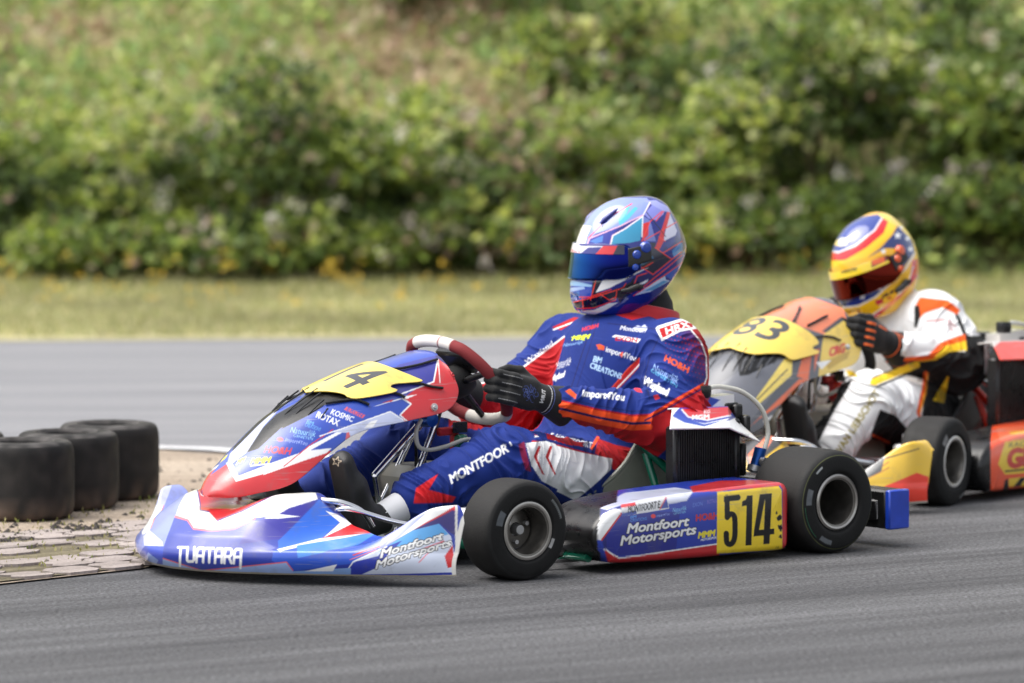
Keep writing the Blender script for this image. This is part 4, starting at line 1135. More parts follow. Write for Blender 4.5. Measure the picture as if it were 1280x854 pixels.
HELM_M = None
def make_helmet(root, c, yaw, pitch, roll, pose, paint, visor_mat, strip, size=(1.0, 1.0, 1.0)):
    """helmet shell with eye port, visor, pivots, vents, rear lip; frame x out of the face, z up"""
    e = empty('helmet', c); e.parent = root
    R = (Matrix.Rotation(yaw, 3, 'Z') @ Matrix.Rotation(pitch, 3, 'Y') @ Matrix.Rotation(roll, 3, 'X'))
    R = np.array(R); c = np.asarray(c, float); size = np.asarray(size, float)
    def field(h, port):
        fd = Field((-.22, -.2, -.22), (.24, .2, .22), h)
        fd.ell((-.008, 0, .016), (.160, .127, .138), k=0)
        fd.ell((.02, 0, -.045), (.142, .118, .105), k=.05)
        fd.ell((.078, 0, -.088), (.088, .086, .062), k=.05)
        fd.cap((-.08, 0, .085), (-.135, 0, .03), .052, .030, .05)             # rear spoiler swell
        fd.half((0, 0, -.142), (.10, 0, -1), .012)
        fd.half((-.05, 0, -.103), (-.78, 0, -1), .02)
        if port:
            fd.ell((.0, 0, -.09), (.115, .088, .10), k=.004, op='sub')
            fd.box((.14, 0, .000), (.105, .3, .039), .02, None, .004, 'sub')
            fd.ell((.0, 0, .0), (.128, .10, .115), k=.004, op='sub') if False else None
            for yy in (-.02, .02): fd.cap((.158, yy, -.086), (.17, yy * 1.2, -.086), .0055, .0055, .003, 'sub')
            fd.cap((.172, -.035, -.083), (.172, .035, -.083), .006, .006, .004, 'sub')
        return fd
    V, F = field(.0036, True).mesh(2)
    V, F = subdiv(V, F, 1)
    N = vert_normals(V, F)
    q, dv = decal_q(pose, (V * size) @ R.T + c)
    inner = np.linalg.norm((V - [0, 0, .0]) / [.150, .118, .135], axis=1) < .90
    col = painted(q, lambda q_: paint(q_, V, N @ R.T, dv, R))
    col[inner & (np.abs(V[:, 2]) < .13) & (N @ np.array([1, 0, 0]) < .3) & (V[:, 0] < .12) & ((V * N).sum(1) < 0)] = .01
    W = lambda V: (np.asarray(V) * size) @ R.T
    link_mesh('shell', W(V), F, M_helmet, e, True, col)
    # smooth radial surface for the fitted parts
    base = field(.006, False); D = base.D
    def sample(P):
        g = (P - base.lo) / base.h; i = np.clip(np.floor(g).astype(int), 0, np.array(D.shape) - 2); f = g - i
        r = 0
        for dx in (0, 1):
            for dy in (0, 1):
                for dz in (0, 1):
                    w = np.where(dx, f[..., 0], 1 - f[..., 0]) * np.where(dy, f[..., 1], 1 - f[..., 1]) * np.where(dz, f[..., 2], 1 - f[..., 2])
                    r = r + w * D[i[..., 0] + dx, i[..., 1] + dy, i[..., 2] + dz]
        return r
    def surf(az, z, off):
        """point of the shell at height z and direction az, lifted by off"""
        d = np.stack([np.cos(az), np.sin(az), 0 * az], -1); o = np.stack([0 * z + .0, 0 * z, z], -1); t = np.full(az.shape, .05)
        for _ in range(60): t = t - np.clip(sample(o + d * t[..., None]), -.02, .02) * .7
        return o + d * (t + off)[..., None]
    def patch(a0, a1, zlo, zhi, off, n=70, m=18):
        az = np.linspace(a0, a1, n)[:, None] + np.zeros((1, m)); u = np.linspace(0, 1, m)[None, :]
        z = zlo(az) + (zhi(az) - zlo(az)) * u
        return surf(az, z, np.full(az.shape, off)).reshape(-1, 3), grid_faces(n, m)
    deg = rad
    zlo = lambda a: -.040 + .028 * np.clip((np.abs(a) - 1.0) / .55, 0, 1) ** 1.5
    zhi = lambda a: .044 - .022 * np.clip((np.abs(a) - .95) / .6, 0, 1) ** 1.5
    Vv, Fv = patch(-1.48, 1.48, zlo, zhi, .0045, 130, 28)
    vo = link_mesh('visor', W(Vv), Fv, visor_mat, e, True); solidify(vo, .003, 1)
    Vs, Fs = patch(-1.15, 1.15, lambda a: .024 - .004 * np.abs(a) + 0 * a, lambda a: .0465 - .010 * np.clip(np.abs(a) - .7, 0, 1), .0085, 240, 24)
    q, dv = decal_q(pose, W(Vs) + c); sc_ = painted(q, lambda q_: strip[1](Paint(q_, strip[0]), Vs))
    so = link_mesh('visor_strip', W(Vs), Fs, M_helmet, vo, True, sc_); solidify(so, .001, 1)
    pv = MB()
    ring = [(0, .010), (.012, .009), (.016, .005), (.018, -.004), (0, -.006)]
    for s_ in (-1, 1):
        for az, z, k in ((1.62, .034, 1.0), (1.40, .018, .8), (1.36, -.012, .6)):
            p0 = surf(np.array([az * s_]), np.array([z]), np.array([.005]))[0]; n_ = np.array([math.cos(az * s_), math.sin(az * s_), 0])
            pv.lathe([(r_ * k, h_) for r_, h_ in ring], c=W(p0), axis=n_ @ R.T, n=20, closed=False)
    pv.build_each('visor_pivot', strip[2], vo)
    for s_ in (-1, 1):
        Vq, Fq = patch(s_ * 1.22, s_ * 1.72, lambda a: -.012 + .03 * (np.abs(a) - 1.22), lambda a: .034 + .018 * np.clip(np.abs(a) - 1.25, 0, 1), .0075, 26, 14)
        solidify(link_mesh('pivot_plate', W(Vq), Fq, M_blackpl, vo), .003, 1)
    for s_ in (-1, 1):
        lt = MB()
        pts = [surf(np.array([a_ * s_]), np.array([z_]), np.array([.006]))[0] for a_, z_ in ((1.05, -.070), (1.2, -.068), (1.35, -.062), (1.45, -.06))]
        lt.tube(W(np.array(pts)), [.007, .009, .011, .012], 10)
        lt.lathe([(0, .016), (.006, .015), (.007, .008), (0, .0)], c=W(pts[-1]), axis=np.array([0, s_, 0]) @ R.T, n=12, closed=False)
        lt.build('visor_latch', M_blackpl, e)
    # roof vents: raised wedges either side of the crown
    vt = MB()
    if strip[3] is None: return e, R
    for s_ in (-1, 1):
        P_ = surf(np.array([s_ * .62]), np.array([.105]), np.array([.002]))[0]
        d1 = np.array([-.75, .12 * s_, .5]); d1 /= np.linalg.norm(d1)
        vt.tube([W(P_ + d1 * u * .045) for u in (-.4, -.1, .4, .8, 1.0)], [.003, .0085, .0075, .004, .001], 10)
    vt.build_each('vent', strip[3], e)
    return e, R

def make_shoe(root, heel, toe, up, paint_col, star=None, pose=None):
    heel = np.asarray(heel, float); toe = np.asarray(toe, float); up = np.asarray(up, float)
    f = toe - heel; L = np.linalg.norm(f); f /= L; up = up - f * (up @ f); up /= np.linalg.norm(up); s = np.cross(f, up)
    T = lambda x, y, z: heel + f * x * L + s * y + up * z
    fd = Field(heel - .22, toe + .22, .004) if False else Field(np.minimum(heel, toe) - .16, np.maximum(heel, toe) + .16, .0042)
    M = np.stack([f, s, up])
    fd.box(T(.48, 0, .013), (.46 * L, .037, .012), .011, M, .006)                       # sole
    fd.cap(T(.14, 0, .045), T(.60, 0, .036), .033, .036, .012, squash=(up, .85))
    fd.cap(T(.60, 0, .036), T(.88, 0, .025), .037, .034, .02, squash=(up, .78))         # toe box
    fd.cap(T(.15, 0, .05), T(.16, 0, .115), .036, .040, .025)                           # heel and ankle
    fd.cap(T(.30, 0, .065), T(.58, 0, .050), .030, .028, .03)
    fd.half(T(0, 0, .0), -up, .003); fd.half(T(.1, 0, .125), up, .004)
    V, F = fd.mesh(2); V, F = subdiv(V, F, 1)
    col = np.tile(np.asarray(paint_col, float), (len(V), 1))
    if star is not None:
        q, dv = decal_q(pose, V); p = Paint(q, paint_col); star(p); col = p.c
    o = link_mesh('shoe', V, F, M_shoe, root, True, col)
    lc = MB()
    for k in range(5):
        x = .34 + .055 * k; lc.tube([T(x, -.026, .074 - .004 * k), T(x + .01, 0, .096 - .007 * k), T(x, .026, .074 - .004 * k)], .0035, 6)
    lc.build('lace', mat('shoe_lace', hx('6a6a68'), rough=.8), o)
    return o

def make_driver(name, pose, J, paint, label, glove_paint, helmet_args, shoes, bala, collar):
    root = empty(name, pose.loc, pose.rz)
    P = {k: np.asarray(v, float) for k, v in J.items() if not np.isscalar(v)}
    fd = Field((-.10, -.50, .02), (1.22, .50, .76), .0046)
    # trunk
    fd.ell(P['pelvis'], (.155, .175, .11), k=.03)
    fd.cap(P['belly'], P['chest'], .162, .172, .05, squash=((1, 0, -.2), .82))
    fd.ell(P['chest'], (.124, .194, .138), k=.05)
    fd.cap(P['shR'] + (0, .03, .0), P['shL'] - (0, .03, .0), .078, .078, .05)
    fd.cap(P['neck0'], P['neck1'], .088, .070, .05)
    for s_ in 'LR':
        fd.cap(P['sh' + s_], P['el' + s_], .086, .083, .045)
        w_ = P['wr' + s_] - P['el' + s_]; fd.cap(P['el' + s_], P['el' + s_] + w_ * (1 - .085 / np.linalg.norm(w_)), .082, .040, .03)
        fd.cap(P['hip' + s_], P['kn' + s_], .112, .082, .05)
        fd.cap(P['kn' + s_], P['an' + s_], .080, .058, .03)
    V, F = fd.mesh(3)
    V, F = subdiv(V, F, 1)
    N = vert_normals(V, F)
    segs = []
    for i, s_ in enumerate('LR'):
        segs += [(P['sh' + s_], P['el' + s_], .5, 1.0, 3.1 + i), (P['el' + s_], P['wr' + s_], 1.0, .5, 7.7 + i), (P['hip' + s_], P['kn' + s_], .45, .9, 1.3 + i), (P['kn' + s_], P['an' + s_], .8, .9, 5.9 + i)]
    segs += [(P['pelvis'], P['chest'], .9, .3, 9.3)]
    V = folds(V, N, .0135, segs)
    V = laplace(V, F, .5)
    N = vert_normals(V, F)
    q, dv = decal_q(pose, V, P['dec0']); ql, _ = decal_q(pose, V, P['dec1'])
    leg = V[:, 0] > J['split']; q[leg] = ql[leg]
    col = painted(q, lambda q_: paint(q_, V, N, dv, P))
    link_mesh('body', V, F, M_suit, root, True, col)
    # stand-up collar and balaclava
    cl = MB(); a = np.linspace(0, 2 * PI, 40, endpoint=False); n0, n1 = P['neck0'], P['neck1']; ax = (n1 - n0) / np.linalg.norm(n1 - n0)
    u = np.array([1.0, 0, 0]) - ax * ax[0]; u /= np.linalg.norm(u); w = np.cross(ax, u)
    rings = [n0 + ax * h * J.get('collar', 1.0) + (np.cos(a)[:, None] * u * r0 + np.sin(a)[:, None] * w * r1) for h, r0, r1 in ((.0, .128, .134), (.03, .122, .125), (.06, .115, .118), (.080, .112, .114), (.083, .107, .109), (.06, .094, .096))]
    co = link_mesh('collar', np.concatenate(rings), grid_faces(len(rings), 40, wrap_v=True), collar, root)
    nk = MB(); nk.lathe([(.094, 0), (.096, .05), (.097, .08), (.088, .11), (.06, .15)], c=n0, axis=ax, n=32, closed=False)
    nk.build('balaclava', bala, root)
    for s_, sg in (('L', 1), ('R', -1)):
        make_hand(root, 'glove', P['wr' + s_], P['hf' + s_], P['hs' + s_], (0.1, sg, .1), glove_paint, pose, sg)
    make_helmet(root, *helmet_args)
    for s_ in 'LR':
        h, t, uu = shoes[s_]
        make_shoe(root, h, t, uu, BLACK * 1.1, shoes.get('star') if s_ == 'L' else None, pose)
        a0 = P['an' + s_]; kn = P['kn' + s_]; d = (a0 - kn) / np.linalg.norm(a0 - kn)
        sk = MB(); tt = np.linspace(0, 1, 26)
        h = np.asarray(h, float); t = np.asarray(t, float); ff = t - h; Lf = np.linalg.norm(ff); ff /= Lf; uu = np.asarray(uu, float); uu = uu - ff * (uu @ ff); uu /= np.linalg.norm(uu); top = h + ff * .16 * Lf + uu * .10
        rr_ = np.linspace(.047, .036, 26) + .0012 * (np.arange(26) % 2); path = [a0 - d * .03 + (top - a0 + d * .03) * x for x in tt]
        sk.tube(path, rr_, 24); sk.build('sock', mat('ribbed_sock', hx('d9dade') * .9, rough=.9), root)
    tag(root, label, 'person')
    return root
# ------------------------------------------------------------------ suits, gloves, helmets of the two drivers
SUIT_B = hx('1a3a88'); SUIT_R = hx('b81e28'); SUIT_O = hx('f0612a'); SUIT_N = hx('1c2260')
def seg_dist(V, a, b):
    ab = b - a; t = np.clip(((V - a) @ ab) / (ab @ ab), 0, 1); return np.linalg.norm(V - a - t[:, None] * ab, axis=1)
def arm_mask(V, P):
    """the sleeve on the left side"""
    d = np.minimum(seg_dist(V, P['shL'] + (0, .03, 0), P['elL']), seg_dist(V, P['elL'], P['wrL']))
    return (d < .112) & (d < seg_dist(V, P['belly'], P['chest']) - .075)
def suit_paint_blue(q, V, N, dv, P):
    p = Paint(q, SUIT_B); D = p.poly
    far = (V[:, 1] < -.02)
    # far arm: red front of the sleeve
    p.ok = (V[:, 1] < -.10)
    D([(560, 475), (640, 468), (705, 420), (704, 440), (690, 470), (690, 500), (690, 560), (560, 560)], SUIT_R)
    p.line([(560, 490), (640, 467.5), (704, 420)], 2.2, WHITE)
    D([(688, 408), (716, 395), (726, 396), (700, 412)], SUIT_R); p.line([(690, 411), (726, 398)], 1.6, WHITE)
    sponsor_line(p, 'Wayland', (655, 455), (690, 430), (-2, -5), WHITE, .0)
    p.ok = (V[:, 1] > -.12) & (N @ dv > .03)
    # near sleeve
    p.ok &= arm_mask(V, P)
    D([(690, 500), (704.6, 500), (748, 510.5), (789.5, 518), (812, 517), (828.6, 507), (855.5, 491), (900, 470), (900, 540), (850, 545), (800, 590), (690, 580), (680, 520)], SUIT_R)
    B1 = [(692, 500), (704.6, 501), (748, 511.5), (789.5, 519), (812, 518)]
    p.line([(x, y + 5) for x, y in B1], 7.5, SUIT_O); p.line([(x, y + 10) for x, y in B1], 3.2, SUIT_N); p.line([(x, y + 15) for x, y in B1], 7, SUIT_O)
    p.line([(808, 521), (828, 510), (856, 493), (882, 478)], 2.6, SUIT_O); p.line([(806, 525), (828, 514), (857, 497), (884, 482)], 1.8, SUIT_N)
    # shoulder dots fading down the sleeve
    for i in range(14):
        for j in range(9):
            cx, cy = 833 + i * 4.4 + (j % 2) * 2.2 - j * .6, 417 + j * 6.2 + i * 1.3
            s_ = 2.6 * (1 - j / 10) * (.35 + .65 * i / 13)
            if cx < 884: D([(cx - s_, cy), (cx, cy - s_), (cx + s_, cy), (cx, cy + s_)], hx('a8284a'))
    # red fading into the blue at the shoulder
    qx = p.q; f_ = np.clip((qx[:, 0] - 842 - .35 * (qx[:, 1] - 415)) / 46, 0, 1) * np.clip((488 - qx[:, 1]) / 30, 0, 1) * np.clip((qx[:, 1] - 408) / 6, 0, 1)
    m_ = p.ok & (f_ > 0); p.c[m_] = p.c[m_] * (1 - .65 * f_[m_, None]) + hx('a01c34') * .65 * f_[m_, None]
    # back of the sleeve: red strip and white piping
    D([(858, 404), (872, 408), (890, 428), (896, 450), (892, 482), (880, 492), (883, 470), (883, 448), (878, 432), (868, 418)], SUIT_R)
    p.line([(862, 411), (876, 428), (882.5, 446), (883, 472), (880, 480)], 1.8, WHITE)
    D([(819, 411), (822, 408), (853, 398), (866, 402), (872, 411), (850, 415), (827, 427)], WHITE)
    D([(823.5, 411.5), (853, 401.5), (865, 405), (866, 409), (850, 412), (828, 423)], SUIT_R)
    p.text('HRX', (833, 418.5), (862, 408.5), (-1.5, -7.5), WHITE, .04)
    # chest
    p.ok = (V[:, 1] > -.12) & (N @ dv > .03) & ~arm_mask(V, P)
    D([(716, 372), (760, 390), (790, 400), (858, 384), (860, 360), (840, 330), (720, 330)], SUIT_R)
    D([(700, 330), (712, 374), (745, 396), (725, 404), (690, 420)], SUIT_B)
    D([(770, 490), (793, 466), (812, 444), (815, 436), (806, 442), (785, 460), (765, 486)], SUIT_R); p.line([(767, 490), (790, 466), (812, 442)], 1.6, WHITE); p.line([(764, 486), (786, 460), (808, 440)], 1.2, SUIT_O)
    p.line([(742, 398), (728, 440), (712, 490), (700, 530)], 1.2, SUIT_N)
    p.line([(748, 397), (735, 440), (719, 490), (706, 535)], .8, SUIT_N)
    s = lambda *a: sponsor_line(p, *a)
    s('Montfoort', (775, 412), (808, 416.5), (2, -5), WHITE, .02); D([(790, 411), (797, 406.5), (801, 408.5), (806, 405.5), (811, 412.5), (800, 414)], hx('c9cfe6'))
    D([(765, 421), (769, 418.5), (801, 424), (797.5, 429)], WHITE); s('EXON', (769, 425.6), (796, 427.6), (1, -4.6), SUIT_R, .05)
    D([(745, 431), (750, 430), (756, 433), (755, 438), (748, 437)], hx('e0663a')); s('import4You', (757, 439.5), (794, 451.5), (1.5, -6.5), WHITE, .015); p.text('4', (774.3, 446), (777.6, 446.8), (1.5, -6.5), SUIT_O, .03)
    s('BM', (741, 452), (751, 454), (2, -7), hx('bcd8f2'), .03); s('CREATIONS', (737, 459.5), (776, 474), (2, -6.5), hx('bcd8f2'), .03)
    s('MMM', (714, 425), (735, 423), (3, -5.5), hx('d9ee3c'), .05); p.line([(714, 421), (730, 425)], 1.2, hx('d9ee3c'))
    s('HO&H', (727, 414), (747, 409), (1, -5), hx('d8404c'), .04); s('Natuurlijk', (703, 433), (728, 429), (1.5, -4), hx('9fc4ee'), .0)
    s('Natuurlijk', (693, 459), (713, 453), (1.5, -7), WHITE, .0); s('GENIETEN', (695, 461.5), (711, 457), (1, -3), WHITE, .0)
    s('Wayland', (686, 477), (704, 471), (2, -7.5), WHITE, .04)
    # sleeve lettering
    p.ok = (N @ dv > .03) & arm_mask(V, P)
    s('HO&H', (830, 451), (859, 466.5), (2.2, -7), hx('e0663a'), .05)
    s('Natuurlijk', (815, 463), (846, 480), (3, -8), hx('a9c6f0'), .0); s('GENIETEN', (813, 464.5), (845, 485), (1.5, -4), hx('6fb8d8'), .0)
    s('Wayland', (803, 479.5), (833, 495), (3.4, -9), WHITE, .05)
    D([(792, 486), (797, 483), (801, 486.5), (803, 491), (796, 490)], hx('d8404c')); D([(816, 495), (822, 493), (825, 498), (819, 500)], hx('d8404c'))
    s('import4You', (729, 495), (780, 500.5), (1.5, -8), WHITE, .04); D([(708, 489), (714, 486), (722, 493), (721, 499), (714, 494)], hx('e0663a'))
    # belt
    p.ok = (N @ dv > .03) & ~arm_mask(V, P)
    s('E. MONTFOORT', (688, 548), (740, 559.5), (1.0, -6.6), WHITE, .03)
    D([(668, 542), (676, 540.5), (677, 543), (668.5, 544.5)], hx('d0444a')); D([(668.3, 544.5), (677, 543), (677, 545.5), (668.5, 547)], WHITE); D([(668.3, 547), (677, 545.5), (677, 548), (668.8, 549.5)], hx('3550a8'))
    D([(738, 560), (746, 545), (750, 546), (741, 562)], SUIT_O)
    p.line([(666, 552), (700, 556), (745, 569)], 3, SUIT_R)
    D([(748, 548), (770, 556), (800, 562), (790, 590), (766, 586), (764, 577), (744, 566)], SUIT_R)
    # stitched seams: down the sleeve, round the armhole and across the yoke
    p.ok = N @ dv > .03
    p.line([(822, 426), (812, 446), (806, 470), (812, 500)], 1.0, SUIT_N); p.line([(705, 497), (748, 507), (790, 514), (812, 513)], .9, SUIT_N); p.line([(760, 404), (790, 408), (822, 412)], .9, SUIT_N); p.line([(690, 548), (664, 556)], .9, SUIT_N)
    # legs
    near = (V[:, 1] > .0) & (N @ dv > .0); p.ok = near
    D([(657, 554), (683, 551), (722, 563), (766, 573), (764, 586), (742, 606), (720, 624), (706, 616), (678, 602), (664, 582)], WHITE * .95)
    for dx in (0, 15):
        D([(667 + dx, 571), (673 + dx, 557), (676 + dx, 558), (671 + dx, 572), (681 + dx, 594), (678 + dx, 593)], SUIT_R)
    D([(648, 556), (655, 552), (658, 566), (664, 590), (657, 588), (651, 570)], hx('8f2352'))
    p.text('MONTFOOR', (565, 604.5), (636, 564.5), (-3.4, -10.5), WHITE, .035)
    p.line([(637, 553), (639, 557)], 1.6, WHITE)
    D([(549, 592), (537, 612), (570, 621), (566, 628), (518, 629), (521, 610)], hx('d8303a'))
    p.ok = np.ones(len(V), bool)
    return p.c

def glove_paint_black(q, L, N, dv):
    c = np.tile(BLACK, (len(q), 1)).astype(float)
    # L: along fingers, towards the thumb, out of the back of the hand
    x, y, z = L.T
    back = N @ dv > .1
    for yk in (.033, .011, -.011, -.033):
        m = back & (np.abs(y - yk + .0) < .0010) & (x > .072) & (x < .128); c[m] = .22
    p = Paint(np.c_[x, y] * 1000, BLACK); p.c = c; p.ok = (z > .004)
    for k in range(7):
        a = k * 1.37; cx, cy = 42 + 16 * math.cos(a), 14 * math.sin(a)
        t = np.linspace(0, 5.2, 16) + a
        p.line(np.c_[cx + (9 + 3 * np.sin(2 * t)) * np.cos(t), cy + (9 + 3 * np.sin(2 * t)) * np.sin(t)], 1.7, hx('3a4a86'))
    for k in range(4):
        a = k * 1.9 + .4; t = np.linspace(0, 4, 12) + a
        p.line(np.c_[50 + 8 * math.cos(a) + 4.5 * np.cos(t), 10 * math.sin(a) + 4.5 * np.sin(t)], 1.4, hx('5c6cab'))
    p.text('TURN', (-1, 20), (-1, -16), (9, 0), WHITE * .7, .03)
    p.line([(-22, -60), (-22, 60)], 1.6, WHITE * .8); p.line([(-30, -60), (-30, 60)], 1.6, hx('5c6cab'))
    return p.c

def glove_paint_orange(q, L, N, dv):
    x, y, z = L.T
    p = Paint(np.c_[x, y] * 1000, BLACK); p.ok = N @ dv > 0
    for yk in (33, 11, -11, -33): p.line([(84, yk), (112, yk)], 7, hx('ef6a2c'))
    p.line([(20, 30), (60, 34)], 6, hx('ef6a2c')); p.line([(-30, -60), (-30, 60)], 5, hx('ef6a2c')); p.line([(-92, -80), (-92, 80)], 4, hx('ef6a2c')); p.line([(-60, 10), (-40, 30)], 5, hx('ef6a2c'))
    return p.c

def helmet_paint_blue(q, V, N, dv, R):
    p = Paint(q, hx('17298c')); D = lambda pts, c: p.poly([(700 + x / 5.3375, 240 + y / 5.3375) for x, y in pts], c)
    L = lambda pts, w, c: p.line([(700 + x / 5.3375, 240 + y / 5.3375) for x, y in pts], w / 5.3375, c)
    lav = hx('93a2d6'); tl = hx('3fa0c4'); RD = hx('d8323a')  # lav: crown tint with the sky's reflection painted in
    D([(60, 360), (140, 190), (250, 90), (400, 40), (580, 40), (600, 70), (560, 160), (390, 235), (200, 290), (180, 360)], lav)
    D([(60, 370), (90, 300), (150, 220), (210, 230), (180, 300), (165, 370)], WHITE)
    D([(190, 320), (250, 230), (330, 150), (480, 70), (560, 60), (540, 130), (400, 200), (240, 280)], hx('98a6dc'))
    D([(390, 190), (450, 90), (470, 90), (440, 160), (500, 100), (520, 110), (470, 170), (400, 230)], hx('5fc0d4'))
    D([(180, 360), (200, 310), (330, 265), (395, 232), (350, 290), (330, 365)], hx('2436a4'))
    D([(200, 330), (290, 290), (285, 335), (240, 345)], hx('4f86d0'))
    D([(340, 350), (355, 295), (430, 250), (550, 165), (548, 240), (535, 325), (470, 340)], tl)
    D([(545, 240), (552, 160), (600, 190), (640, 330), (560, 330)], hx('7a86c4'))
    D([(560, 150), (620, 80), (700, 120), (690, 150), (640, 190), (590, 180)], hx('8d92d6'))
    D([(548, 215), (592, 200), (588, 290), (552, 325)], RD)
    D([(690, 210), (715, 130), (735, 130), (735, 190), (700, 250), (690, 330), (660, 390), (634, 372), (660, 300)], RD)
    D([(735, 150), (780, 260), (770, 290), (690, 330), (700, 270)], hx('d9d9ea')); D([(560, 60), (640, 55), (720, 100), (735, 135), (690, 130), (600, 80)], hx('a3a8dd'))
    D([(690, 380), (780, 290), (810, 330), (740, 390), (700, 400)], hx('23307c')); D([(700, 350), (760, 310), (770, 330), (720, 380)], hx('2a3f96'))
    D([(545, 335), (640, 340), (632, 372), (740, 450), (690, 500), (620, 550), (540, 500), (490, 500), (500, 480)], hx('0f1440'))
    D([(490, 500), (500, 480), (615, 425), (625, 440), (560, 485)], hx('3f7fa6'))
    D([(745, 395), (810, 330), (820, 360), (815, 400), (760, 440)], hx('4a90cc')); D([(700, 560), (770, 500), (815, 480), (805, 540), (740, 585)], hx('3a66c0'))
    D([(240, 670), (285, 590), (330, 570), (430, 520), (495, 465), (490, 540), (430, 590), (330, 640)], WHITE)
    D([(490, 540), (600, 500), (560, 520), (490, 556)], WHITE)
    D([(470, 670), (510, 560), (590, 540), (620, 555), (700, 520), (640, 580), (510, 660)], hx('1a1f6c'))
    D([(510, 672), (700, 560), (705, 585), (735, 592), (600, 665), (500, 690)], hx('c9d6ea')); D([(560, 660), (690, 590), (720, 595), (620, 655)], hx('6aa6d0'))
    D([(60, 590), (220, 580), (210, 690), (140, 720), (85, 700)], hx('2f55b4')); D([(70, 680), (130, 660), (130, 700), (80, 700)], hx('4a86c8'))
    D([(60, 600), (80, 590), (220, 620), (210, 632), (70, 625)], hx('9fc4e6')); D([(66, 640), (160, 630), (170, 645), (70, 668)], hx('a9bfe4'))
    D([(210, 690), (220, 590), (280, 590), (240, 670), (340, 660), (300, 690), (205, 720)], hx('14163c'))
    D([(90, 735), (220, 705), (380, 640), (460, 650), (360, 720), (230, 770), (100, 775)], hx('14163c'))
    D([(380, 700), (380, 650), (470, 600), (500, 560), (480, 670), (400, 740)], hx('0f1236'))
    D([(110, 795), (230, 785), (330, 740), (390, 735), (300, 790), (200, 830), (120, 835)], WHITE * .9)
    W = hx('f0f0f4'); NR = hx('f04a3a')
    for pts in ([(180, 360), (200, 310), (390, 235), (555, 155), (600, 75)], [(335, 355), (350, 292), (430, 248), (552, 163)]): L(pts, 8, hx('e8b8d0')); 
    L([(340, 352), (354, 294), (432, 250), (552, 165), (546, 300)], 7, W); L([(600, 70), (555, 155)], 7, W)
    for pts in ([(190, 310), (330, 170), (480, 80)], [(545, 330), (600, 200), (680, 130)], [(560, 325), (780, 200)], [(632, 372), (745, 450), (810, 400)], [(745, 450), (620, 550), (540, 500)], [(690, 405), (815, 330)],
                [(475, 672), (515, 560), (580, 540)], [(490, 540), (620, 470)], [(520, 660), (720, 500), (815, 420)], [(490, 690), (690, 560), (815, 470)], [(205, 720), (240, 590)], [(90, 735), (230, 700), (420, 640), (440, 610)], [(100, 778), (230, 772), (370, 720), (380, 660)], [(130, 700), (200, 700), (340, 650)], [(150, 700), (155, 770)], [(270, 680), (330, 720), (370, 700)], [(700, 330), (660, 300)], [(640, 195), (690, 130)]):
        L(pts, 6.5, NR)
    p.line([(700 + 575 / 5.3375, 240 + 135 / 5.3375), (700 + 705 / 5.3375, 240 + 300 / 5.3375)], .9, BLACK)
    p.text('ERWIN', (700 + 515 / 5.3375, 240 + 634 / 5.3375), (700 + 580 / 5.3375, 240 + 600 / 5.3375), (1, -3.4), W, .06)
    D([(240, 210), (280, 200), (300, 160), (355, 140), (330, 180), (280, 240), (275, 215)], hx('1c2a96'))
    return p.c
def strip_blue(p, V):
    D = lambda pts, c: p.poly([(700 + x / 5.3375, 240 + y / 5.3375) for x, y in pts], c)
    D([(50, 340), (120, 340), (140, 360), (290, 362), (285, 400), (250, 425), (50, 425)], hx('dcdde8')); D([(130, 418), (190, 372), (280, 368), (235, 420)], hx('2c2f8c'))
    D([(232, 421), (290, 360), (385, 360), (350, 425)], hx('d8323a')); D([(385, 355), (350, 425), (500, 430), (500, 340)], hx('17193c'))
    p.text('XRACE', (712.5, 315), (725.5, 318), (0, -4), hx('c85050'), .02)
    return p.c

